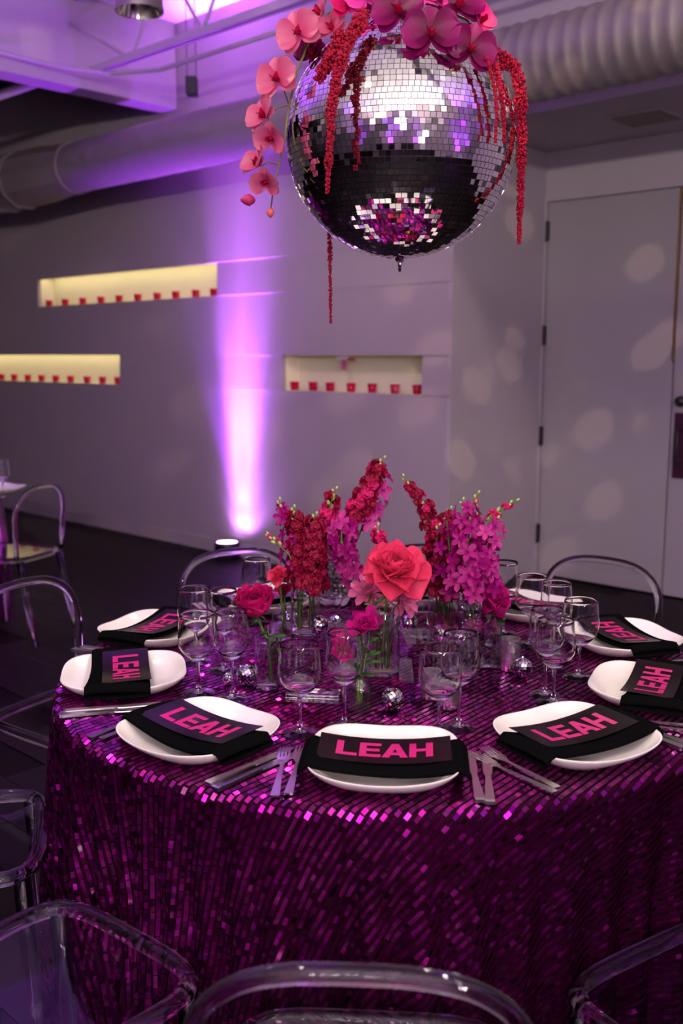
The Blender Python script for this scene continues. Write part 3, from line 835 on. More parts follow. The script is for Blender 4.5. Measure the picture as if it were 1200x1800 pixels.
# ------------------------------------------------------------------ ghost chairs
def chair_proto():
    t = thing('ghost_chair', 'x', 'chair')
    am = MAT['acrylic_solid']
    ZS = .455
    # seat: dished sheet with rounded rails all round
    def seat_outline(k, n=56):
        pts = []
        for i in range(n):
            a = 2 * PI * i / n
            r = superr(a, 1, 5)
            x = r * math.cos(a); y = r * math.sin(a)
            pts.append((x * (.198 + .016 * y) * k, y * .205 * k))
        return pts
    so_ = seat_outline(.985)
    MB().slab(so_, ZS - .004, ZS + .002).build('seat', MAT['acrylic_seat'], t)
    MB().tube([(x, y, ZS - .008) for x, y in seat_outline(1.0)], .016, 12, True).build('seat_rail', am, t, True)
    # back: panel with a thick rim, domed on top, leaning away
    def bp(x, h):          # x across, h up along the back
        return Vector((x, -.200 - .02 * h - .16 * h * h + .22 * x * x, ZS + h))
    HB = .363; HWd = .204
    def outline(k, n=40):
        pts = []
        for i in range(n + 1):
            a = PI * i / n
            ex = 2 / 2.8
            x = -math.cos(a); y = math.sin(a)
            X = math.copysign(abs(x) ** ex, x) * HWd * k; Y = abs(y) ** ex * .17 * k
            pts.append((X, HB - .17 + Y))
        return [(-HWd * .93 * k, .0), (-HWd * .97 * k, .12)] + pts + [(HWd * .97 * k, .12), (HWd * .93 * k, .0)]
    rim = [bp(x, h) for x, h in outline(1.0)]
    MB().tube(rim, .0125, 12).build('back_rim', am, t, True)
    ol = outline(.97); n_ = len(ol) // 2
    m = MB(); K = 8; vs = []
    for (x0, h0), (x1, h1) in zip(ol[:n_ + 1], ol[::-1][:n_ + 1]):
        for j in range(K + 1):
            u = j / K; vs.append(bp(x0 + (x1 - x0) * u, max(.03, h0 + (h1 - h0) * u)))
    fs = [(i * (K + 1) + j, i * (K + 1) + j + 1, (i + 1) * (K + 1) + j + 1, (i + 1) * (K + 1) + j) for i in range(n_) for j in range(K)]
    m.add(vs, fs); m.build('backrest', MAT['acrylic_panel'], t, True)
    for sx in (-1, 1):
        MB().tube([(sx * .178, .175, ZS - .015), (sx * .182, .185, .22), (sx * .185, .195, 0)], [.019, .016, .012], 10).build('leg', am, t, True)
        MB().tube([(sx * .165, -.19, ZS - .015), (sx * .170, -.225, .22), (sx * .178, -.275, 0)], [.019, .016, .012], 10).build('leg', am, t, True)
    return t
CH0 = chair_proto()
used = [False]
def chair(x, y, rz, label):
    o = copy_tree(CH0) if used[0] else CH0
    used[0] = True
    o.location = (x, y, 0); o.rotation_euler = (0, 0, rz)
    tag(o, label, 'chair', 'clear acrylic chairs')
def table_chair(th, r, label, dth=0):       # r: distance of the seat centre from the table centre
    a = math.radians(th)
    chair(TX + r * math.cos(a), TY + r * math.sin(a), a + PI / 2 + math.radians(dth), label)
table_chair(-94, 1.045, 'clear acrylic chair in the foreground, its back toward the camera')
table_chair(-129, .985, 'clear acrylic chair whose seat fills the lower left corner')
table_chair(-57, .985, 'clear acrylic chair whose seat shows at the lower right corner')
table_chair(-166, 1.01, 'clear acrylic chair at left whose seat edge meets the cloth')
table_chair(149, 1.03, 'clear acrylic chair left of the table, cut by the frame')
table_chair(113, 1.01, 'clear acrylic chair behind the rear left place, before the uplight')
table_chair(52, 1.03, 'clear acrylic chair behind the rear right place, near the door')
table_chair(80, 1.01, 'clear acrylic chair hidden behind the flowers')
chair(-1.78, 5.25, math.radians(70), 'clear acrylic chair at the neighbouring table, far left')

# ================================================================== mirror ball
BC = Vector((.132, 2.315, 1.968)); BR = .254
ball = thing('mirror_ball', 'large mirror ball of small square tiles hanging over the table', 'mirror ball', BC)
MB().lathe([(max(1e-4, (BR - .003) * math.sin(PI * i / 40)), -(BR - .003) * math.cos(PI * i / 40)) for i in range(41)], 64).build('core', MAT['ball_core'], ball, True)
C_, A_, B_, N_ = [], [], [], []
NROW = 66
for i in range(1, NROW):
    la = -PI / 2 + PI * i / NROW
    rad = BR * math.cos(la); nt_ = max(5, int(2 * PI * rad / .0124))
    off = rng.uniform(0, 6)
    hw = min(.0057, PI * rad / nt_ * .94)
    for k in range(nt_):
        lo_ = off + 2 * PI * k / nt_
        nn = np.array([math.cos(la) * math.cos(lo_), math.cos(la) * math.sin(lo_), math.sin(la)])
        ee = np.array([-math.sin(lo_), math.cos(lo_), 0]); uu_ = np.cross(nn, ee)
        j1, j2 = rng.normal(0, .028, 2)
        n2 = nn + ee * j1 + uu_ * j2; n2 /= np.linalg.norm(n2)
        e2 = ee - n2 * ee.dot(n2); e2 /= np.linalg.norm(e2); u2 = np.cross(n2, e2)
        C_.append(nn * BR); A_.append(e2 * hw); B_.append(u2 * .0055); N_.append(n2)
C_, A_, B_, N_ = map(np.array, (C_, A_, B_, N_))
vd = np.array([0, 0, CAMZ]) - (C_ + np.array(BC)); vd /= np.linalg.norm(vd, axis=1)[:, None]
sc = (vd * N_).sum(1) * (np.abs(np.linalg.norm(A_, axis=1) - .0057) < .0006)
top = np.argsort(-sc)[:300]; mk = np.ones(len(C_), bool); mk[top] = False
def boxes(C, A, B, N, th):
    k = len(C); N = N * th
    v = np.stack([C - A - B - N, C + A - B - N, C + A + B - N, C - A + B - N, C - A - B, C + A - B, C + A + B, C - A + B], 1).reshape(-1, 3)
    f0 = np.array([[4, 5, 6, 7], [0, 1, 5, 4], [1, 2, 6, 5], [2, 3, 7, 6], [3, 0, 4, 7]])
    f = (f0[None] + 8 * np.arange(k)[:, None, None]).reshape(-1, 4)
    return v, f
v, f = boxes(C_[mk], A_[mk], B_[mk], N_[mk], .0022)
me = bpy.data.meshes.new('mirror_tiles'); me.from_pydata(v.tolist(), [], f.tolist()); me.update()
tag(obj('mirror_tiles', me, MAT['mirror_tile'], ball), kind='stuff')
tm = MB().box(-.0057, .0057, -.0055, .0055, -.0022, 0).mesh('mirror_tile')
for i in top:
    M = Matrix((A_[i] / np.linalg.norm(A_[i]), B_[i] / np.linalg.norm(B_[i]), N_[i])).transposed().to_4x4(); M.translation = Vector(C_[i])
    obj('mirror_tile', tm, MAT['mirror_tile'], ball, M)
auto_smooth(MB().lathe([(0, -.030), (.003, -.029), (.0045, -.024), (.003, -.020), (.005, -.016), (.005, -.010), (.010, -.006), (.012, .002), (0, .002)], 16, Matrix.Translation((0, 0, -BR))).build('finial', MAT['chrome'], ball))
auto_smooth(MB().lathe([(0, .03), (.02, .028), (.022, .0), (.045, -.003), (.045, -.01), (0, -.01)], 24, Matrix.Translation((0, 0, BR))).build('top_cap', MAT['chrome'], ball))
MB().tube([(0, 0, BR + .02), (0, 0, H - BC.z)], .004, 8).build('hanging_cable', MAT['hinge_steel'], ball)

# ================================================================== petals and blooms
def petal_mb(L, Wd, cup=.0, curl=0.0, tip=1.0, base=.15, nu=7, nv=6, ruffle=0.0, seed=0, peak=.55):
    """petal from the origin along +y, face to +z; cup bends the sides up, curl bends the tip back"""
    rg = random.Random(seed); ph = rg.uniform(0, 6)
    def fn(u, v):
        x = 2 * v - 1
        if u < peak: w = base + (1 - base) * math.sin(u / peak * PI / 2)
        else: w = max(0.0, 1 - ((u - peak) / (1 - peak)) ** (2.2 * tip)) ** .5
        w = max(w, .02) * Wd / 2
        X = x * w
        z = cup * (X * X) / (Wd / 2) * 2 + curl * (u ** 2.2) * L
        z += ruffle * math.sin(x * 7 + ph) * u * Wd
        y = L * u * (1 - .15 * abs(curl) * u)
        return (X, y, z)
    return MB().grid(fn, nu, nv)
def frame(n, up=(0, 0, 1), roll=0.0):
    n = Vector(n).normalized(); up = Vector(up)
    if abs(n.dot(up.normalized())) > .95: up = Vector((0, 1, 0))
    y = (up - n * up.dot(n)).normalized(); x = y.cross(n)
    return Matrix((x, y, n)).transposed().to_4x4() @ Matrix.Rotation(roll, 4, 'Z')
Rz = lambda a: Matrix.Rotation(a, 4, 'Z')
Rx = lambda a: Matrix.Rotation(a, 4, 'X')
Tr = lambda *p: Matrix.Translation(p)

# --- moth orchids
ORC_P = petal_mb(.050, .062, .18, -.05, 1.2, .12, 8, 8, .012, 1, .5).mesh('petal', True)
ORC_S = petal_mb(.048, .034, .16, -.10, 1.0, .25, 8, 6, .0, 2, .5).mesh('sepal', True)
def lip_mesh():
    m = MB()
    m.add(*(lambda g: (g.v, g.f))(petal_mb(.022, .018, .9, .5, 1.0, .4, 6, 6)), M=Rz(PI) @ Rx(.9))
    for s_ in (-1, 1):
        g = petal_mb(.016, .014, .6, .5); m.add(g.v, g.f, Rz(PI + s_ * 1.1) @ Rx(1.15))
    m.lathe([(0, .016), (.004, .015), (.0055, .008), (.004, 0)], 10)
    return m.mesh('bloom', True)
LIP = lip_mesh()
def orchid_bloom(parent, P, n, size, pm_, roll=0.0, fold_=.0, up=(0, 0, 1)):
    M = Matrix.Translation(Vector(P)) @ frame(n, up, roll) @ Matrix.Scale(size / .10, 4)
    b = obj('bloom', LIP, MAT['orchid_lip'], parent, Matrix.Translation(-Vector(parent.location)) @ M)
    for a in (0, 2.15, -2.15):
        obj('sepal', ORC_S, MAT[pm_], b, Tr(0, 0, -.003) @ Rz(a) @ Rx(.10 + fold_ * .8))
    for a in (1.40, -1.40):
        obj('petal', ORC_P, MAT[pm_], b, Rz(a) @ Rx(.14 + fold_))
    return b
def bud(parent, P, d, L, r, m, name='bud'):
    M = Matrix.Translation(Vector(P) - Vector(parent.location)) @ frame(d)
    MB().lathe([(0, 0), (r * .5, L * .08), (r, L * .4), (r * .85, L * .65), (r * .35, L * .92), (0, L)], 12, M).build(name, MAT[m], parent, True)

t = thing('orchid_spray', 'pink orchid spray trailing down the left side of the mirror ball', 'orchid', aty(560, 30, 2.30))
L0 = t.location.copy()
path = [aty(*q) for q in ((585, 18, 2.30), (560, 40, 2.28), (538, 85, 2.26), (520, 130, 2.25), (508, 185, 2.24), (500, 245, 2.235), (490, 290, 2.235), (480, 335, 2.235), (476, 365, 2.235))]
MB().tube([p - L0 for p in path], [.0032, .0032, .003, .003, .0028, .0026, .0022, .0018, .0014], 8).build('stem', MAT['stem_brown'], t, True)
for (x, y, yy, n, sz, roll, fo) in ((526, 58, 2.22, (-.35, -.9, .05), .105, .35, .05), (489, 140, 2.21, (-.45, -.85, .1), .104, .2, .08), (466, 205, 2.22, (-.6, -.6, .3), .092, .5, .38),
                               (478, 242, 2.21, (-.3, -.8, -.45), .086, -.2, .42), (455, 290, 2.22, (-.55, -.5, .45), .086, .3, .5), (468, 318, 2.21, (-.2, -.8, -.5), .082, -.1, .5)):
    P = aty(x, y, yy); orchid_bloom(t, P, n, sz, 'orchid_pink', roll, fo)
    k = min(path, key=lambda p: (p - P).length)
    MB().tube([k - L0, (k + P) / 2 - L0 + Vector((0, .01, .008)), P - L0 - Vector(n).normalized() * .004], .0016, 6).build('flower_stalk', MAT['stem_brown'], t, True)
bud(t, aty(449, 352, 2.235), (-.9, -.3, .0), .034, .013, 'orchid_pink'); bud(t, aty(475, 365, 2.235), (0, 0, -1), .022, .0085, 'orchid_bud')
t = thing('orchid_spray', 'pale pink orchids clustered at the upper left of the mirror ball', 'orchid', aty(590, 10, 2.30))
L0 = t.location.copy()
MB().tube([aty(*q) - L0 for q in ((560, 60, 2.31), (590, 10, 2.3), (640, -20, 2.3), (690, -30, 2.3))], .003, 8).build('stem', MAT['stem_brown'], t, True)
for (x, y, yy, n, sz, roll, fo, mm) in ((583, 52, 2.25, (-.3, -.8, .5), .085, .4, .35, 'orchid_pink'), (566, 25, 2.26, (-.8, -.3, .4), .095, .8, .3, 'orchid_pink'), (610, 12, 2.24, (.2, -.9, .3), .085, .1, .25, 'stock_pink'),
                                    (640, -5, 2.22, (.1, -.9, .2), .10, .4, .15, 'mokara_light'), (670, 8, 2.25, (.1, -.8, .4), .10, 0, .2, 'orchid_magenta'), (548, 95, 2.27, (-.2, -.9, 0), .085, -.5, .3, 'orchid_magenta')):
    orchid_bloom(t, aty(x, y, yy), n, sz, mm, roll, fo)
t = thing('orchid_spray', 'deep magenta orchids draped over the upper right of the mirror ball', 'orchid', aty(760, 10, 2.20))
L0 = t.location.copy()
MB().tube([aty(*q) - L0 for q in ((690, -10, 2.25), (760, 10, 2.2), (820, 35, 2.2), (850, 70, 2.22))], .003, 8).build('stem', MAT['stem_brown'], t, True)
for (x, y, yy, n, sz, roll, fo, mm) in ((757, 62, 2.10, (.0, -1, .15), .126, .05, .06, 'orchid_magenta'), (700, 22, 2.13, (-.2, -.95, .3), .115, .3, .1, 'orchid_magenta'), (826, 88, 2.11, (.15, -1, .05), .112, -.25, .08, 'orchid_magenta'),
                                    (745, -5, 2.17, (.1, -.9, .5), .11, .2, .2, 'mokara_light'), (805, 12, 2.18, (.2, -.9, .4), .115, -.1, .15, 'orchid_magenta'), (842, 40, 2.2, (.7, -.6, .3), .09, .6, .3, 'stock_pink'), (780, 100, 2.13, (0, -.9, -.3), .07, 1.2, .3, 'orchid_magenta')):
    orchid_bloom(t, aty(x, y, yy), n, sz, mm, roll, fo)

# --- hanging amaranth
ICO_V, ICO_F = None, None
def ico():
    global ICO_V, ICO_F
    g = (1 + 5 ** .5) / 2
    V_ = [(-1, g, 0), (1, g, 0), (-1, -g, 0), (1, -g, 0), (0, -1, g), (0, 1, g), (0, -1, -g), (0, 1, -g), (g, 0, -1), (g, 0, 1), (-g, 0, -1), (-g, 0, 1)]
    ICO_V = np.array(V_) / np.linalg.norm(V_[0])
    ICO_F = np.array([(0, 11, 5), (0, 5, 1), (0, 1, 7), (0, 7, 10), (0, 10, 11), (1, 5, 9), (5, 11, 4), (11, 10, 2), (10, 7, 6), (7, 1, 8), (3, 9, 4), (3, 4, 2), (3, 2, 6), (3, 6, 8), (3, 8, 9), (4, 9, 5), (2, 4, 11), (6, 2, 10), (8, 6, 7), (9, 8, 1)])
ico()
def blobs(P, R):
    v = (ICO_V[None] * R[:, None, None] + P[:, None]).reshape(-1, 3)
    f = (ICO_F[None] + 12 * np.arange(len(P))[:, None, None]).reshape(-1, 3)
    return v.tolist(), f.tolist()
def resample(pts, n):
    pts = np.array([tuple(p) for p in pts]); d = np.r_[0, np.cumsum(np.linalg.norm(np.diff(pts, axis=0), axis=1))]
    u = np.linspace(0, d[-1], n)
    return np.stack([np.interp(u, d, pts[:, k]) for k in range(3)], 1)
def amaranth(label, pts, r0, r1, n, lump=.25):
    P = [aty(*q) for q in pts]
    t = thing('amaranth_tassel', label, 'amaranth', P[0])
    L = np.array(P[0])
    c = resample(P, 60) - L
    MB().tube([tuple(p) for p in c], .0016, 6).build('stem', MAT['amaranth'], t, True)
    u = rng.uniform(0, 1, n); base = np.stack([np.interp(u * 59, np.arange(60), c[:, k]) for k in range(3)], 1)
    rad = (r0 + (r1 - r0) * u ** 1.3) * (1 + lump * np.sin(u * 38 + rng.uniform(0, 6)) * np.sin(u * 13))
    d = nrm(rng.normal(0, 1, (n, 3))) * (rng.uniform(.35, 1, n) ** .5 * rad)[:, None]
    v, f = blobs(base + d, rng.uniform(.0016, .0034, n) * (.75 + .5 * rad / r0))
    tag(MB().add(v, f).build('blossom', MAT['amaranth'], t), kind='stuff')
amaranth('thick red amaranth tassel hanging down the left front of the mirror ball', ((640, 25, 2.14), (612, 70, 2.09), (592, 130, 2.055), (582, 200, 2.035), (578, 270, 2.04), (575, 338, 2.06)), .0165, .004, 1500)
amaranth('short red amaranth tuft beside the thick tassel at upper left', ((600, 60, 2.10), (580, 105, 2.085), (560, 138, 2.085)), .015, .012, 500)
amaranth('thin red amaranth tip showing below the mirror ball', ((600, 60, 2.52), (585, 250, 2.58), (579, 400, 2.57), (580, 480, 2.57), (581, 568, 2.57)), .012, .0022, 1100)
amaranth('long red amaranth tassel hanging off the right side of the mirror ball', ((868, 88, 2.24), (885, 108, 2.235), (905, 118, 2.235), (914, 150, 2.235), (917, 230, 2.235), (915, 330, 2.235), (912, 427, 2.235)), .0155, .004, 1500)
amaranth('thin red amaranth strand against the right front tiles', ((866, 95, 2.13), (876, 140, 2.12), (884, 190, 2.12), (887, 250, 2.13)), .0065, .003, 380)
amaranth('fine dark amaranth strand left of the right-hand strands', ((855, 100, 2.10), (868, 150, 2.10), (874, 200, 2.10), (870, 250, 2.11)), .003, .002, 160)

# ================================================================== risers, vases, votives, small balls
def plate_box(m, x0, x1, y0, y1, z0, z1): m.box(x0, x1, y0, y1, z0, z1)
def riser(label, c, wx, wy, h, rz, closed=False):
    t = thing('acrylic_riser', label, 'riser', (c[0], c[1], TOPZ), rz, 'clear acrylic risers')
    th = .004; m = MAT['riser_acrylic']
    bevel(MB().box(-wx / 2, wx / 2, -wy / 2, wy / 2, h - th, h).build('top_panel', m, t), .0006, 1)
    bevel(MB().box(-wx / 2, -wx / 2 + th, -wy / 2, wy / 2, 0, h - th - .0003).build('side_panel', m, t), .0006, 1)
    bevel(MB().box(wx / 2 - th, wx / 2, -wy / 2, wy / 2, 0, h - th - .0003).build('side_panel', m, t), .0006, 1)
    if closed: bevel(MB().box(-wx / 2 + th + .0003, wx / 2 - th - .0003, -wy / 2, -wy / 2 + th, 0, h - th - .0003).build('front_panel', m, t), .0006, 1)
    return TOPZ + h
ZF = riser('clear acrylic riser under the dark red flower vase at left', (-.075, 2.385), .20, .16, .06, .05)
ZG = riser('tall clear acrylic riser under the rear crystal vase', (.0, 2.56), .15, .12, .12, -.05)
ZH = riser('low clear acrylic riser under the coral rose vase', (.072, 2.125), .172, .16, .047, -.04, True)
ZB = riser('tall clear acrylic riser standing right of centre', (.272, 2.165), .155, .14, .143, -.03, True)
ZE = riser('low clear acrylic riser holding two small mirror balls', (.225, 2.345), .15, .14, .06, .08)
p = at(551, 1222, TOPZ + .01)
b = bevel(MB().box(-.058, .058, -.022, .022, 0, .018).build('acrylic_block', MAT['acrylic_solid']), .002, 2)
b.location = (p.x, p.y, TOPZ); b.rotation_euler = (0, 0, -.12)
tag(b, 'thick clear acrylic bar lying in front of the left riser', 'acrylic block')

def vase(name, label, P, prof, m='vase_glass', fill=None, seg=36):
    """prof: outer radius and height from the foot up"""
    t = thing(name, label, 'vase', P)
    th = .0022
    inner = [(max(r - th, .0005), max(z, .007)) for r, z in prof]
    ring = [(0, 0)] + prof + inner[::-1] + [(0, .007)]
    auto_smooth(MB().lathe(ring, seg).build('glass_body', MAT['wine_glass' if m == 'vase_glass' else m], t), 50)
    if fill:
        rr2 = [(max(r - th - .0006, .0005), z) for r, z in prof if .008 < z < fill]
        rf = np.interp(fill, [z for r, z in prof], [r for r, z in prof]) - th - .0006
        MB().lathe([(0, .0085), (rr2[0][0], .0085)] + rr2 + [(rf, fill), (0, fill)], 28).build('water', MAT['water'], t, True)
    return Vector(P)
def cyl(r, h, n=8, lip=0): return [(r * .96, 0), (r, .003)] + [(r, h * k / n) for k in range(1, n)] + [(r + lip, h)]
def bottle(r, h, rn, hs): # shouldered
    return [(r * .95, 0), (r, .004)] + [(r, hs * k / 6) for k in range(1, 7)] + [(r * .93, hs + (h - hs) * .25), (r * .72, hs + (h - hs) * .45), (rn * 1.05, hs + (h - hs) * .62), (rn, hs + (h - hs) * .75), (rn * 1.02, h - .004), (rn * 1.15, h)]
V = {}
def gz(x, y, z): p = at(x, y, z); return (p.x, p.y, z)
V['v1'] = vase('bud_vase', 'straight clear cylinder vase with one ranunculus at left', gz(469, 1207, TOPZ), cyl(.0265, .115), fill=.098)
V['v2'] = vase('bud_vase', 'clear glass vase of dark red stock on the left riser', gz(537, 1112, ZF), [(.032, 0), (.036, .004), (.0365, .03), (.0365, .075), (.0365, .100), (.034, .112), (.028, .119), (.0275, .126), (.030, .131)], fill=.085)
V['v3'] = vase('crystal_vase', 'cut crystal vase on the tall rear riser', gz(592, 1049, ZG), cyl(.030, .105), 'crystal_glass')
V['v4'] = vase('bud_vase', 'tall smooth glass vase holding the coral rose', gz(671, 1181, ZH), [(.036, 0), (.0385, .004), (.0385, .05), (.0385, .10), (.0385, .138), (.034, .148), (.024, .152), (.022, .158), (.0235, .163)], fill=.115)
V['v5'] = vase('bud_vase', 'small squat frosted bottle with an anemone in front of the risers', gz(632, 1245, TOPZ), bottle(.027, .075, .013, .045), 'frosted_glass')
V['v6'] = vase('bud_vase', 'shouldered clear bottle with leaning stock stems right of the rose', gz(777, 1121, TOPZ), [(.037, 0), (.039, .004), (.039, .05), (.039, .10), (.038, .128), (.031, .142), (.022, .148), (.020, .156), (.0215, .162)], fill=.12)
V['v6b'] = vase('bud_vase', 'clear bottle half hidden behind the shouldered bottle', gz(741, 1116, TOPZ), bottle(.036, .125, .014, .08), 'vase_glass', fill=.06)
V['v7'] = vase('crystal_vase', 'slim cut crystal vase with magenta orchids at right', gz(824, 1163, TOPZ), [(.026, 0), (.0275, .004), (.0275, .05), (.0275, .10), (.0275, .142), (.025, .15), (.018, .155), (.016, .163), (.018, .17)], 'crystal_glass')
V['v8'] = vase('glass_cup', 'plain low glass cup behind the right riser', gz(848, 1167, TOPZ), cyl(.030, .062))
V['v9'] = vase('bud_vase', 'small dome shouldered bottle with a little coral rose at rear left', gz(497, 1122, TOPZ), bottle(.030, .09, .010, .055), fill=.04)
V['v10'] = vase('bud_vase', 'small clear bottle with a magenta carnation behind the crystal vase', gz(866, 1132, TOPZ), bottle(.022, .075, .010, .045))
def votive(label, P, r, h):
    t = thing('votive_holder', label, 'candle holder', P, 0, 'mercury glass votives')
    auto_smooth(MB().lathe([(0, 0), (r * .9, 0), (r, .004), (r, h), (r - .002, h), (r - .003, .008), (0, .008)], 32).build('cup', MAT['silver_glass'], t))
    MB().lathe([(0, .009), (r * .7, .009), (r * .7, .025), (0, .027)], 20).build('candle', MAT['white_linen'], t)
votive('silver mercury glass votive at right of the tall riser', gz(895, 1176, TOPZ), .0245, .075)
votive('silver mercury glass votive inside the front of the tall riser', gz(757, 1226, TOPZ), .0225, .062)
votive('silver mercury glass votive behind the front middle wine glass', gz(789, 1243, TOPZ), .0215, .055)
# small mirror balls
def small_ball(label, P, r):
    t = thing('small_mirror_ball', label, 'mirror ball', P, random.uniform(0, 6), 'small mirror balls on the table')
    t.rotation_euler = (random.uniform(-.5, .5), random.uniform(-.5, .5), random.uniform(0, 6))
    MB().lathe([(max(1e-4, (r - .0009) * math.sin(PI * i / 20)), -(r - .0009) * math.cos(PI * i / 20)) for i in range(21)], 32).build('core', MAT['ball_core'], t, True)
    C, A, B, Nn = [], [], [], []
    nr = 11
    for i in range(1, nr + 1):
        la = -PI / 2 + PI * (i - .5) / nr; k_ = max(4, int(2 * PI * math.cos(la) * r / (PI * r / nr * 1.03)))
        for k in range(k_):
            lo_ = 2 * PI * k / k_ + i
            nn = np.array([math.cos(la) * math.cos(lo_), math.cos(la) * math.sin(lo_), math.sin(la)]); ee = np.array([-math.sin(lo_), math.cos(lo_), 0])
            n2 = nn + rng.normal(0, .05, 3); n2 /= np.linalg.norm(n2); ee = ee - n2 * ee.dot(n2); ee /= np.linalg.norm(ee)
            C.append(nn * r); A.append(ee * min(PI * math.cos(la) * r / k_, PI * r / nr / 2) * .9); B.append(np.cross(n2, ee) * PI * r / nr / 2 * .9); Nn.append(n2)
    v, f = boxes(np.array(C), np.array(A), np.array(B), np.array(Nn), .0008)
    tag(MB().add(v.tolist(), f.tolist()).build('mirror_tiles', MAT['mirror_tile'], t), kind='stuff')
    MB().lathe([(0, .003), (.0022, .003), (.0025, 0), (0, 0)], 10, Matrix.Translation((0, 0, r))).build('cap', MAT['chrome'], t)
def sb(x, y, r, base, label):
    p = at(x, y, base + r); small_ball(label, (p.x, p.y, base + r), r)
sb(690, 1229, .0235, TOPZ, 'small mirror ball on the cloth right of the squat bottle')
sb(433, 1186, .0225, TOPZ, 'small mirror ball beside the cylinder vase at left')
sb(402, 1193, .0135, TOPZ, 'tiny mirror ball behind the left wine glass stem')
sb(561, 1098, .0225, ZF, 'small mirror ball on the left riser beside the red stock vase')
sb(776, 1113, .0225, ZE, 'small mirror ball on the low riser, left of two')
sb(808, 1121, .015, ZE, 'smaller mirror ball on the low riser, right of two')
sb(918, 1173, .0225, TOPZ, 'small mirror ball between the silver votive and the right glasses')
sb(719, 1096, .024, TOPZ, 'small mirror ball behind the rose vase')
sb(588, 1094, .020, TOPZ, 'small mirror ball behind the left riser near the anemone')
sb(512, 1092, .021, TOPZ, 'small mirror ball behind the small rose bottle')

# ================================================================== flowers in the vases
def floret_mesh(L, Wd, npet, ruffle, tilt, seed, cup=.2):
    m = MB()
    for k in range(npet):
        g = petal_mb(L, Wd, cup, -.15, 1.0, .3, 4, 4, ruffle, seed * 13 + k)
        m.add(g.v, g.f, Rz(2 * PI * k / npet + .2 * k) @ Rx(tilt))
    return m
def stock_mesh(seed):
    m = floret_mesh(.0175, .018, 5, .22, .12, seed, .1); g = floret_mesh(.012, .014, 4, .26, .45, seed + 5); m.add(g.v, g.f, Tr(0, 0, .002) @ Rz(.5))
    return m.mesh('floret', True)
def mok_mesh(seed):
    m = MB()
    for k in range(5):
        g = petal_mb(.030, .017, .15, -.12, .9, .22, 5, 4, .0, seed + k, .62); m.add(g.v, g.f, Rz(2 * PI * k / 5) @ Rx(.25 + .1 * (k % 2)))
    g = petal_mb(.014, .009, .7, .5, 1, .4, 4, 4); m.add(g.v, g.f, Rz(PI) @ Rx(1.0))
    return m.mesh('floret', True)
STK = {c: [] for c in ('stock_red', 'stock_pink')}
for c in STK:
    for k in range(3):
        me = stock_mesh(k + 1); me.materials.append(MAT[c]); STK[c].append(me)
MOK = {}
for c in ('mokara', 'mokara_light'):
    MOK[c] = []
    for k in range(3):
        me = mok_mesh(k * 7); me.materials.append(MAT[c]); MOK[c].append(me)
BUDM = MB().lathe([(0, 0), (.0028, .001), (.0045, .006), (.0035, .011), (0, .014)], 8).mesh('bud', True); BUDM.materials.append(MAT['bud_green'])
def spike(name, label, cat, pts, kinds, n, u0, r, size=1.0, buds=6, leaves=0, seed=0, stem='stem_green', sr=.0028, tipr=.4):
    """a flower spike: pts are (px, py, depth) from foot to tip"""
    rg = random.Random(seed)
    P = [p if isinstance(p, Vector) else aty(*p) for p in pts]
    t = thing(name, label, cat, P[0]); L = np.array(P[0])
    c = resample(P, 50) - L
    MB().tube([tuple(p) for p in c], list(np.linspace(sr, sr * .55, 50)), 8).build('stem', MAT[stem], t, True)
    for k in range(n):
        u = u0 + (1 - u0 - .04) * (k + rg.uniform(0, .8)) / n
        i = min(48, int(u * 49)); p = Vector(c[i]); d = (Vector(c[min(49, i + 1)]) - p).normalized()
        fr_ = 1 - (1 - tipr) * max(0, (u - u0) / (1 - u0)) ** 1.5
        a = k * 2.399 + rg.uniform(-.3, .3)
        side = Rz(a).to_3x3() @ Vector((1, 0, 0)); side = (side - d * side.dot(d)).normalized()
        rad = r * fr_ * rg.uniform(.55, 1.0)
        q = p + side * rad + d * rg.uniform(-.004, .012)
        nrm_ = (side + d * .35 + Vector((0, -.25, .1))).normalized()
        kd = rg.choice(kinds); me = rg.choice(kd)
        s_ = size * rg.uniform(.8, 1.15) * (.65 + .35 * fr_)
        obj('floret', me, None, t, Matrix.Translation(q) @ frame(nrm_, (0, 0, 1), rg.uniform(0, 6)) @ Matrix.Scale(s_, 4))
    for k in range(buds):
        p = Vector(c[49]) - (Vector(c[49]) - Vector(c[44])) * (k * .28)
        a = k * 2.4; d = (Vector(c[49]) - Vector(c[45])).normalized(); side = Rz(a).to_3x3() @ Vector((1, 0, 0))
        dd = (d + side * (.25 + .10 * k)).normalized()
        obj('bud', BUDM, None, t, Matrix.Translation(p + side * .003) @ frame(dd) @ Matrix.Scale(.7 + .07 * k, 4))
    return t
def inside(v, dx=0, dy=0, dz=.012): p = V[v]; return Vector((p.x + dx, p.y + dy, p.z + dz))
yv2, yv3, yv4, yv6, yv7 = V['v2'].y, V['v3'].y, V['v4'].y, V['v6'].y, V['v7'].y
R_, K_, M_, ML = STK['stock_red'], STK['stock_pink'], MOK['mokara'], MOK['mokara_light']
spike('stock_flower', 'dense dark red stock spike at the left of the centrepiece', 'stock', (inside('v2', -.012), (533, 1015, yv2), (527, 950, yv2 - .01), (515, 893, yv2 - .01)), [R_], 56, .40, .040, 1.0, 5, seed=1)
spike('stock_flower', 'dense dark red stock spike second from left, lower and fuller', 'stock', (inside('v2', .010), (545, 1010, yv2 - .01), (548, 950, yv2 - .03), (553, 905, yv2 - .03)), [R_], 62, .36, .044, 1.05, 2, seed=2)
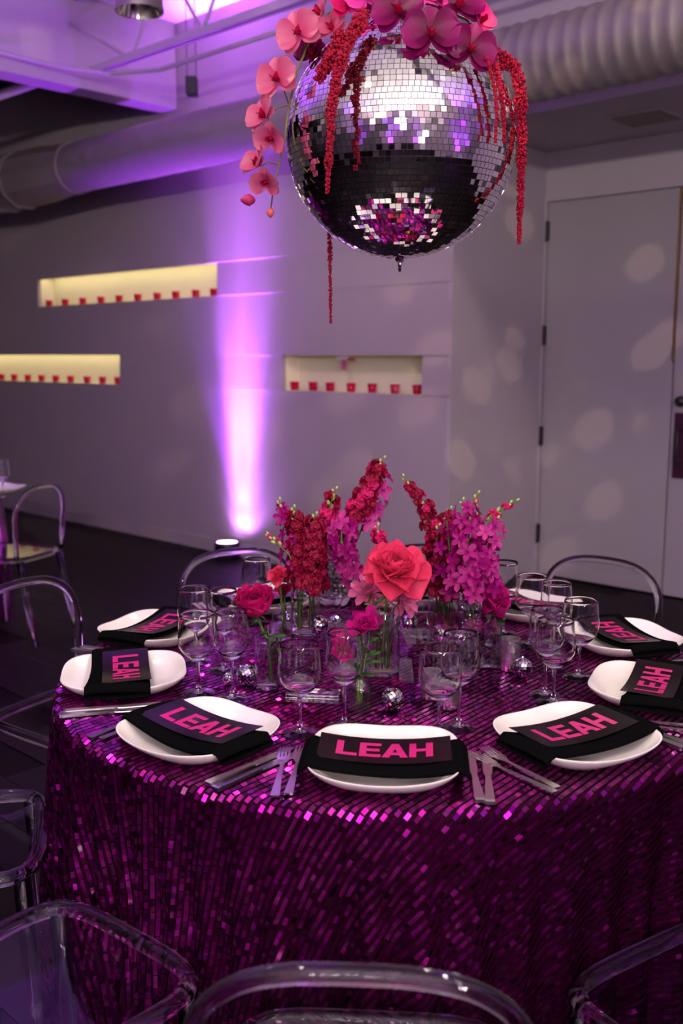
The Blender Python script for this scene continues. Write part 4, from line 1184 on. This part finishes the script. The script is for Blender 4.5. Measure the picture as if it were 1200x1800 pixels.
spike('stock_flower', 'loose crimson stock with pale buds leaning above the dark red spikes', 'stock', (inside('v2', .018, .01), (552, 1010, yv2 + .02), (572, 920, yv2 + .03), (588, 860, yv2 + .03)), [R_, K_], 22, .60, .030, .95, 6, seed=3)
spike('orchid_branch', 'slim magenta orchid stem at the far left of the flowers', 'orchid', (inside('v2', -.016, -.01), (528, 1010, yv2), (508, 930, yv2), (490, 880, yv2)), [M_], 20, .48, .030, .85, 3, seed=4, tipr=.3)
spike('stock_flower', 'thin green bud stem pointing left from the dark red spikes', 'stock', (inside('v2', -.018, .01), (522, 1012, yv2 - .02), (508, 975, yv2 - .03), (470, 940, yv2 - .03)), [K_], 3, .86, .008, .45, 7, seed=5)
spike('stock_flower', 'tallest crimson stock spike rising above the rose', 'stock', (inside('v3', .0), (600, 985, yv3), (622, 915, yv3 - .02), (652, 850, yv3 - .03), (672, 806, yv3 - .03)), [R_, K_, R_], 46, .53, .032, 1.05, 3, seed=6)
spike('orchid_branch', 'magenta orchid stem behind the tallest stock spike', 'orchid', (inside('v3', .01), (612, 985, yv3 + .02), (648, 900, yv3), (668, 850, yv3), (655, 802, yv3)), [M_, ML], 18, .50, .034, .95, 0, seed=7)
spike('orchid_branch', 'arching magenta orchid stem drooping left of the rose', 'orchid', (inside('v3', .014, -.01), (606, 985, yv3 - .02), (600, 925, yv3 - .10), (600, 950, yv3 - .18), (612, 985, yv3 - .20), (625, 1035, yv3 - .20)), [M_, ML, M_], 26, .50, .028, 1.0, 0, seed=8, tipr=.7)
spike('orchid_branch', 'pale pink orchid blooms between the red stock and the rose', 'orchid', (inside('v3', -.01), (588, 985, yv3 - .02), (590, 930, yv3 - .06), (578, 900, yv3 - .08)), [ML, K_], 14, .55, .036, .95, 4, seed=9)
spike('stock_flower', 'crimson stock leaning left with bare green tip right of the tall spike', 'stock', (inside('v6', .012), (782, 1025, yv6), (768, 950, yv6 - .02), (742, 880, yv6 - .02), (708, 838, yv6 - .02)), [R_, R_, K_], 52, .30, .036, 1.0, 8, seed=10, tipr=.25)
spike('stock_flower', 'full dark red stock spike behind the right orchids', 'stock', (inside('v6', -.012), (775, 1025, yv6 - .01), (785, 960, yv6 - .02), (790, 895, yv6)), [R_], 74, .33, .062, 1.1, 3, seed=11)
spike('orchid_branch', 'magenta orchid stem at the centre of the right group', 'orchid', (inside('v6', .018, -.01), (790, 1022, yv6 - .05), (790, 970, yv6 - .12), (785, 915, yv6 - .13)), [M_, M_, ML], 15, .40, .046, 1.0, 0, seed=12)
spike('orchid_branch', 'tall magenta orchid stem rising from the slim crystal vase', 'orchid', (inside('v7', .0), (824, 1028, yv7), (822, 950, yv7 + .02), (812, 880, yv7 + .04)), [M_, M_, M_, ML], 32, .42, .062, 1.0, 5, seed=13)
spike('orchid_branch', 'magenta orchid stem spreading right from the crystal vase', 'orchid', (inside('v7', .006), (830, 1028, yv7), (855, 960, yv7), (872, 912, yv7)), [M_, M_, ML], 24, .42, .058, .95, 4, seed=14)
spike('orchid_branch', 'low magenta orchid stem drooping at the right edge of the flowers', 'orchid', (inside('v7', .008), (832, 1028, yv7 - .01), (850, 985, yv7 - .03), (862, 1015, yv7 - .04)), [M_], 12, .66, .030, .95, 0, seed=15)
spike('stock_flower', 'green tipped pink stock reaching farthest right', 'stock', (inside('v7', .0, .008), (826, 1028, yv7 + .02), (845, 950, yv7 + .06), (868, 905, yv7 + .06), (905, 880, yv7 + .06)), [K_], 9, .80, .014, .62, 8, seed=16)
spike('stock_flower', 'upright green bud stem above the right orchids', 'stock', (inside('v7', -.004, .008), (822, 1028, yv7 + .03), (824, 940, yv7 + .05), (838, 868, yv7 + .05)), [K_], 3, .84, .008, .5, 8, seed=17)
spike('stock_flower', 'short coral stock sprig with buds behind the rose', 'stock', (inside('v4', .008), (680, 1060, yv4 + .05), (668, 960, yv4 + .14), (662, 925, yv4 + .15)), [K_], 6, .90, .014, .9, 3, seed=18)
spike('stock_flower', 'small orange budded sprig left of the right stock', 'stock', (inside('v6', -.018, .01), (768, 1025, yv6 + .03), (775, 950, yv6 + .05), (752, 900, yv6 + .05)), [K_], 5, .80, .014, .5, 7, seed=19)

spike('stock_flower', 'dark red stock filling the space right behind the rose', 'stock', (inside('v6', .004, -.016), (778, 1025, yv6 - .03), (765, 975, yv6 - .08), (770, 925, yv6 - .08)), [R_], 44, .36, .040, 1.0, 2, seed=21)
spike('stock_flower', 'crimson stock among the orchids at the upper right', 'stock', (inside('v7', .003, .004), (824, 1028, yv7 + .02), (835, 965, yv7 + .08), (832, 895, yv7 + .08)), [R_, K_], 34, .48, .046, 1.0, 3, seed=22)
# --- large layered flowers
def layered(name, label, cat, C, axis, size, npet, m, foot, stem_pts, tight=.5, spread=1.75, wide=1.0, curl=-.35, seed=0, sepal=True, ruffle=.02, rmin=.06, pw=1.35, center=None):
    rg = random.Random(seed)
    t = thing(name, label, cat, foot); L = Vector(foot)
    C = Vector(C); A = Vector(axis).normalized(); F = Matrix.Translation(C - L) @ frame(A, (0, 0, 1))
    pts = [Vector(foot)] + [Vector(p) for p in stem_pts] + [C - A * size * .34]
    cc = resample(pts, 20)
    MB().tube([tuple(Vector(p) - L) for p in cc], .0026, 8).build('stem', MAT['stem_green'], t, True)
    meshes = []
    for k in range(4):      # from tight inner to broad reflexed outer petals
        f_ = k / 3
        me = petal_mb(.50 + .16 * f_, (.34 + .40 * f_) * wide, .95 - .45 * f_, (.42 + (curl - .42) * f_), 1.5, .45, 8, 8, ruffle * (1 + f_), seed + k, .62).mesh('petal', True)
        me.materials.append(MAT[m]); meshes.append(me)
    for i in range(npet):
        f_ = (i + .5) / npet; k = min(3, int(f_ * 4))
        a = i * 2.39996 + rg.uniform(-.2, .2)
        tilt = PI / 2 - (tight + (spread - tight) * f_ ** pw)    # angle up from the plane
        s_ = size * (.62 + .45 * f_) * rg.uniform(.94, 1.06)
        # petal local: +y along, +z inner face -> stand it up round the axis
        M = F @ Rz(a) @ Tr(0, size * (rmin + .10 * f_) , -size * .32 + size * .04 * (1 - f_)) @ Rx(tilt) @ Matrix.Scale(s_, 4)
        obj('petal', meshes[k], None, t, M)
    if center: MB().lathe([(0, -.02), (size * .10, -.02), (size * .11, -.005), (size * .07, .004), (0, .006)], 14, F @ Tr(0, 0, -size * .10)).build('flower_centre', MAT[center], t, True)
    if sepal:
        for k in range(5):
            g = petal_mb(size * .32, size * .10, .2, -.3); MB().add(g.v, g.f, F @ Tr(0, 0, -size * .34) @ Rz(k * 1.257) @ Rx(-.5)).build('sepal', MAT['leaf_green'], t, True)
    return t
p4 = inside('v4'); C4 = aty(694, 992, yv4 - .035)
layered('garden_rose', 'large open coral pink rose at the centre of the table', 'rose', C4, (.02, -.58, .81), .092, 34, 'rose_coral', p4, [aty(676, 1068, yv4)], tight=.05, spread=1.62, wide=1.25, curl=-.38, seed=3, ruffle=.012, rmin=.03, pw=1.9)
C1 = aty(449, 1064, V['v1'].y - .005)
layered('ranunculus', 'magenta ranunculus in the cylinder vase at left', 'ranunculus', C1, (-.10, -.35, .93), .080, 56, 'ranunculus', inside('v1', .012), [inside('v1', .004, 0, .11), aty(462, 1110, V['v1'].y)], tight=.02, spread=1.15, wide=1.15, curl=.30, seed=9, ruffle=.03, rmin=.02)
C9 = aty(490, 1006, V['v9'].y)
layered('small_rose', 'small coral rose behind the ranunculus', 'rose', C9, (-.05, -.45, .88), .044, 18, 'rose_coral', inside('v9'), [aty(495, 1060, V['v9'].y)], tight=.1, spread=1.6, seed=11)
C5 = aty(640, 1096, V['v5'].y + .05)
layered('anemone', 'hot magenta anemone on the squat bottle', 'anemone', C5, (-.10, -.55, .80), .052, 11, 'anemone', inside('v5'), [inside('v5', .002, .01, .07), aty(637, 1140, V['v5'].y + .04)], tight=.75, spread=1.4, wide=1.3, curl=-.05, seed=13, ruffle=.05, center='black_plastic')
layered('anemone', 'magenta anemone bloom seen through the front wine glass', 'anemone', aty(597, 1140, V['v5'].y + .035), (-.5, -.7, .4), .044, 9, 'anemone', inside('v5', -.004), [inside('v5', -.004, .01, .07), aty(615, 1165, V['v5'].y + .03)], tight=.8, spread=1.5, wide=1.3, curl=-.05, seed=14, ruffle=.05, center='black_plastic')
layered('carnation', 'magenta carnation low at the right of the crystal vase', 'carnation', aty(862, 1045, V['v10'].y), (.2, -.6, .7), .075, 26, 'anemone', inside('v10'), [aty(864, 1085, V['v10'].y)], tight=.2, spread=1.4, wide=1.0, curl=-.1, seed=15, ruffle=.10)
layered('dahlia', 'pale pink dahlia tucked left of the rose', 'dahlia', aty(645, 1037, yv4 + .07), (-.25, -.75, .5), .062, 30, 'dahlia_pink', inside('v4', -.012), [aty(655, 1065, yv4 + .03)], tight=.2, spread=1.6, wide=.45, curl=-.05, seed=16, ruffle=.0)
layered('dahlia', 'pale pink dahlia peeping out right of the rose', 'dahlia', aty(712, 1052, yv4 + .05), (.4, -.7, .4), .055, 26, 'dahlia_pink', inside('v4', .012), [aty(690, 1072, yv4 + .02)], tight=.2, spread=1.6, wide=.45, curl=-.05, seed=17, ruffle=.0)
layered('small_rose', 'dark red rose bud half hidden behind the left vase', 'rose', aty(500, 1036, V['v9'].y + .05), (.0, -.6, .7), .036, 12, 'stock_red', inside('v9', .004), [aty(500, 1070, V['v9'].y + .03)], tight=.1, spread=1.2, seed=18)
# fern and leaves
def leaf_sprig(label, foot, pts, n, L, seed):
    rg = random.Random(seed); t = thing('leaf_sprig', label, 'leaf', foot); F0 = Vector(foot)
    c = resample([Vector(foot)] + pts, 16) - np.array(F0)
    MB().tube([tuple(p) for p in c], .0014, 6).build('stem', MAT['stem_green'], t)
    for k in range(n):
        i = 6 + int(9 * k / n); d = Vector((rg.uniform(-1, 1), rg.uniform(-1, .2), rg.uniform(-.3, .8))).normalized()
        g = petal_mb(L * rg.uniform(.7, 1.2), L * .22, .2, -.3)
        MB().add(g.v, g.f, Matrix.Translation(Vector(c[min(15, i)])) @ frame(d.cross(Vector((.3, .2, 1))).normalized(), d)).build('leaf', MAT['leaf_green'], t, True)
leaf_sprig('ferny green leaves under the magenta anemone', inside('v5', .004, .004), [inside('v5', .006, .012, .07), aty(648, 1125, V['v5'].y + .04)], 22, .035, 1)
leaf_sprig('dark green leaves on the ranunculus stem', inside('v1', .006, .004), [inside('v1', .006, .004, .11), aty(470, 1100, V['v1'].y)], 6, .045, 2)
leaf_sprig('dark ferny leaves beneath the carnation at right', inside('v10', .003, .002), [inside('v10', .004, 0, .075), aty(873, 1075, V['v10'].y)], 20, .035, 3)
leaf_sprig('green leaf under the rose on the tall vase', inside('v4', -.006, .004), [inside('v4', -.006, .004, .15), aty(640, 1062, yv4)], 5, .04, 4)

# ================================================================== neighbouring table at the far left
nx, ny = -2.72, 5.55
t = thing('neighbour_tablecloth', 'magenta cloth of the neighbouring table at the left edge', 'tablecloth', (nx, ny, .76))
nt2 = 160; a2 = np.arange(nt2) * 2 * PI / nt2; vs = [(0, 0, 0)]; fs = []
rl = [.4, .74, .755, .762, .80, .95, 1.15, 1.35, 1.50]
for r in rl: vs += [tuple(p) for p in drape(r * np.cos(a2), r * np.sin(a2))]
fs += [(0, 1 + k, 1 + (k + 1) % nt2) for k in range(nt2)]
for i in range(len(rl) - 1):
    fs += [(1 + i * nt2 + k, 1 + (i + 1) * nt2 + k, 1 + (i + 1) * nt2 + (k + 1) % nt2, 1 + i * nt2 + (k + 1) % nt2) for k in range(nt2)]
MB().add(vs, fs).build('fabric', MAT['sequin'], t, True)
p = at(-6, 866, .765)
o = obj('dinner_plate', PM, MAT['porcelain']); o.location = (p.x, p.y, .765); o.rotation_euler = (0, 0, 1.0); tag(o, 'white plate on the neighbouring table, seen through its chair', 'plate', 'white dinner plates')
p = at(6, 876, .765); make_glass((p.x, p.y, .765), 0, 'stemmed glass on the neighbouring table at the left edge')
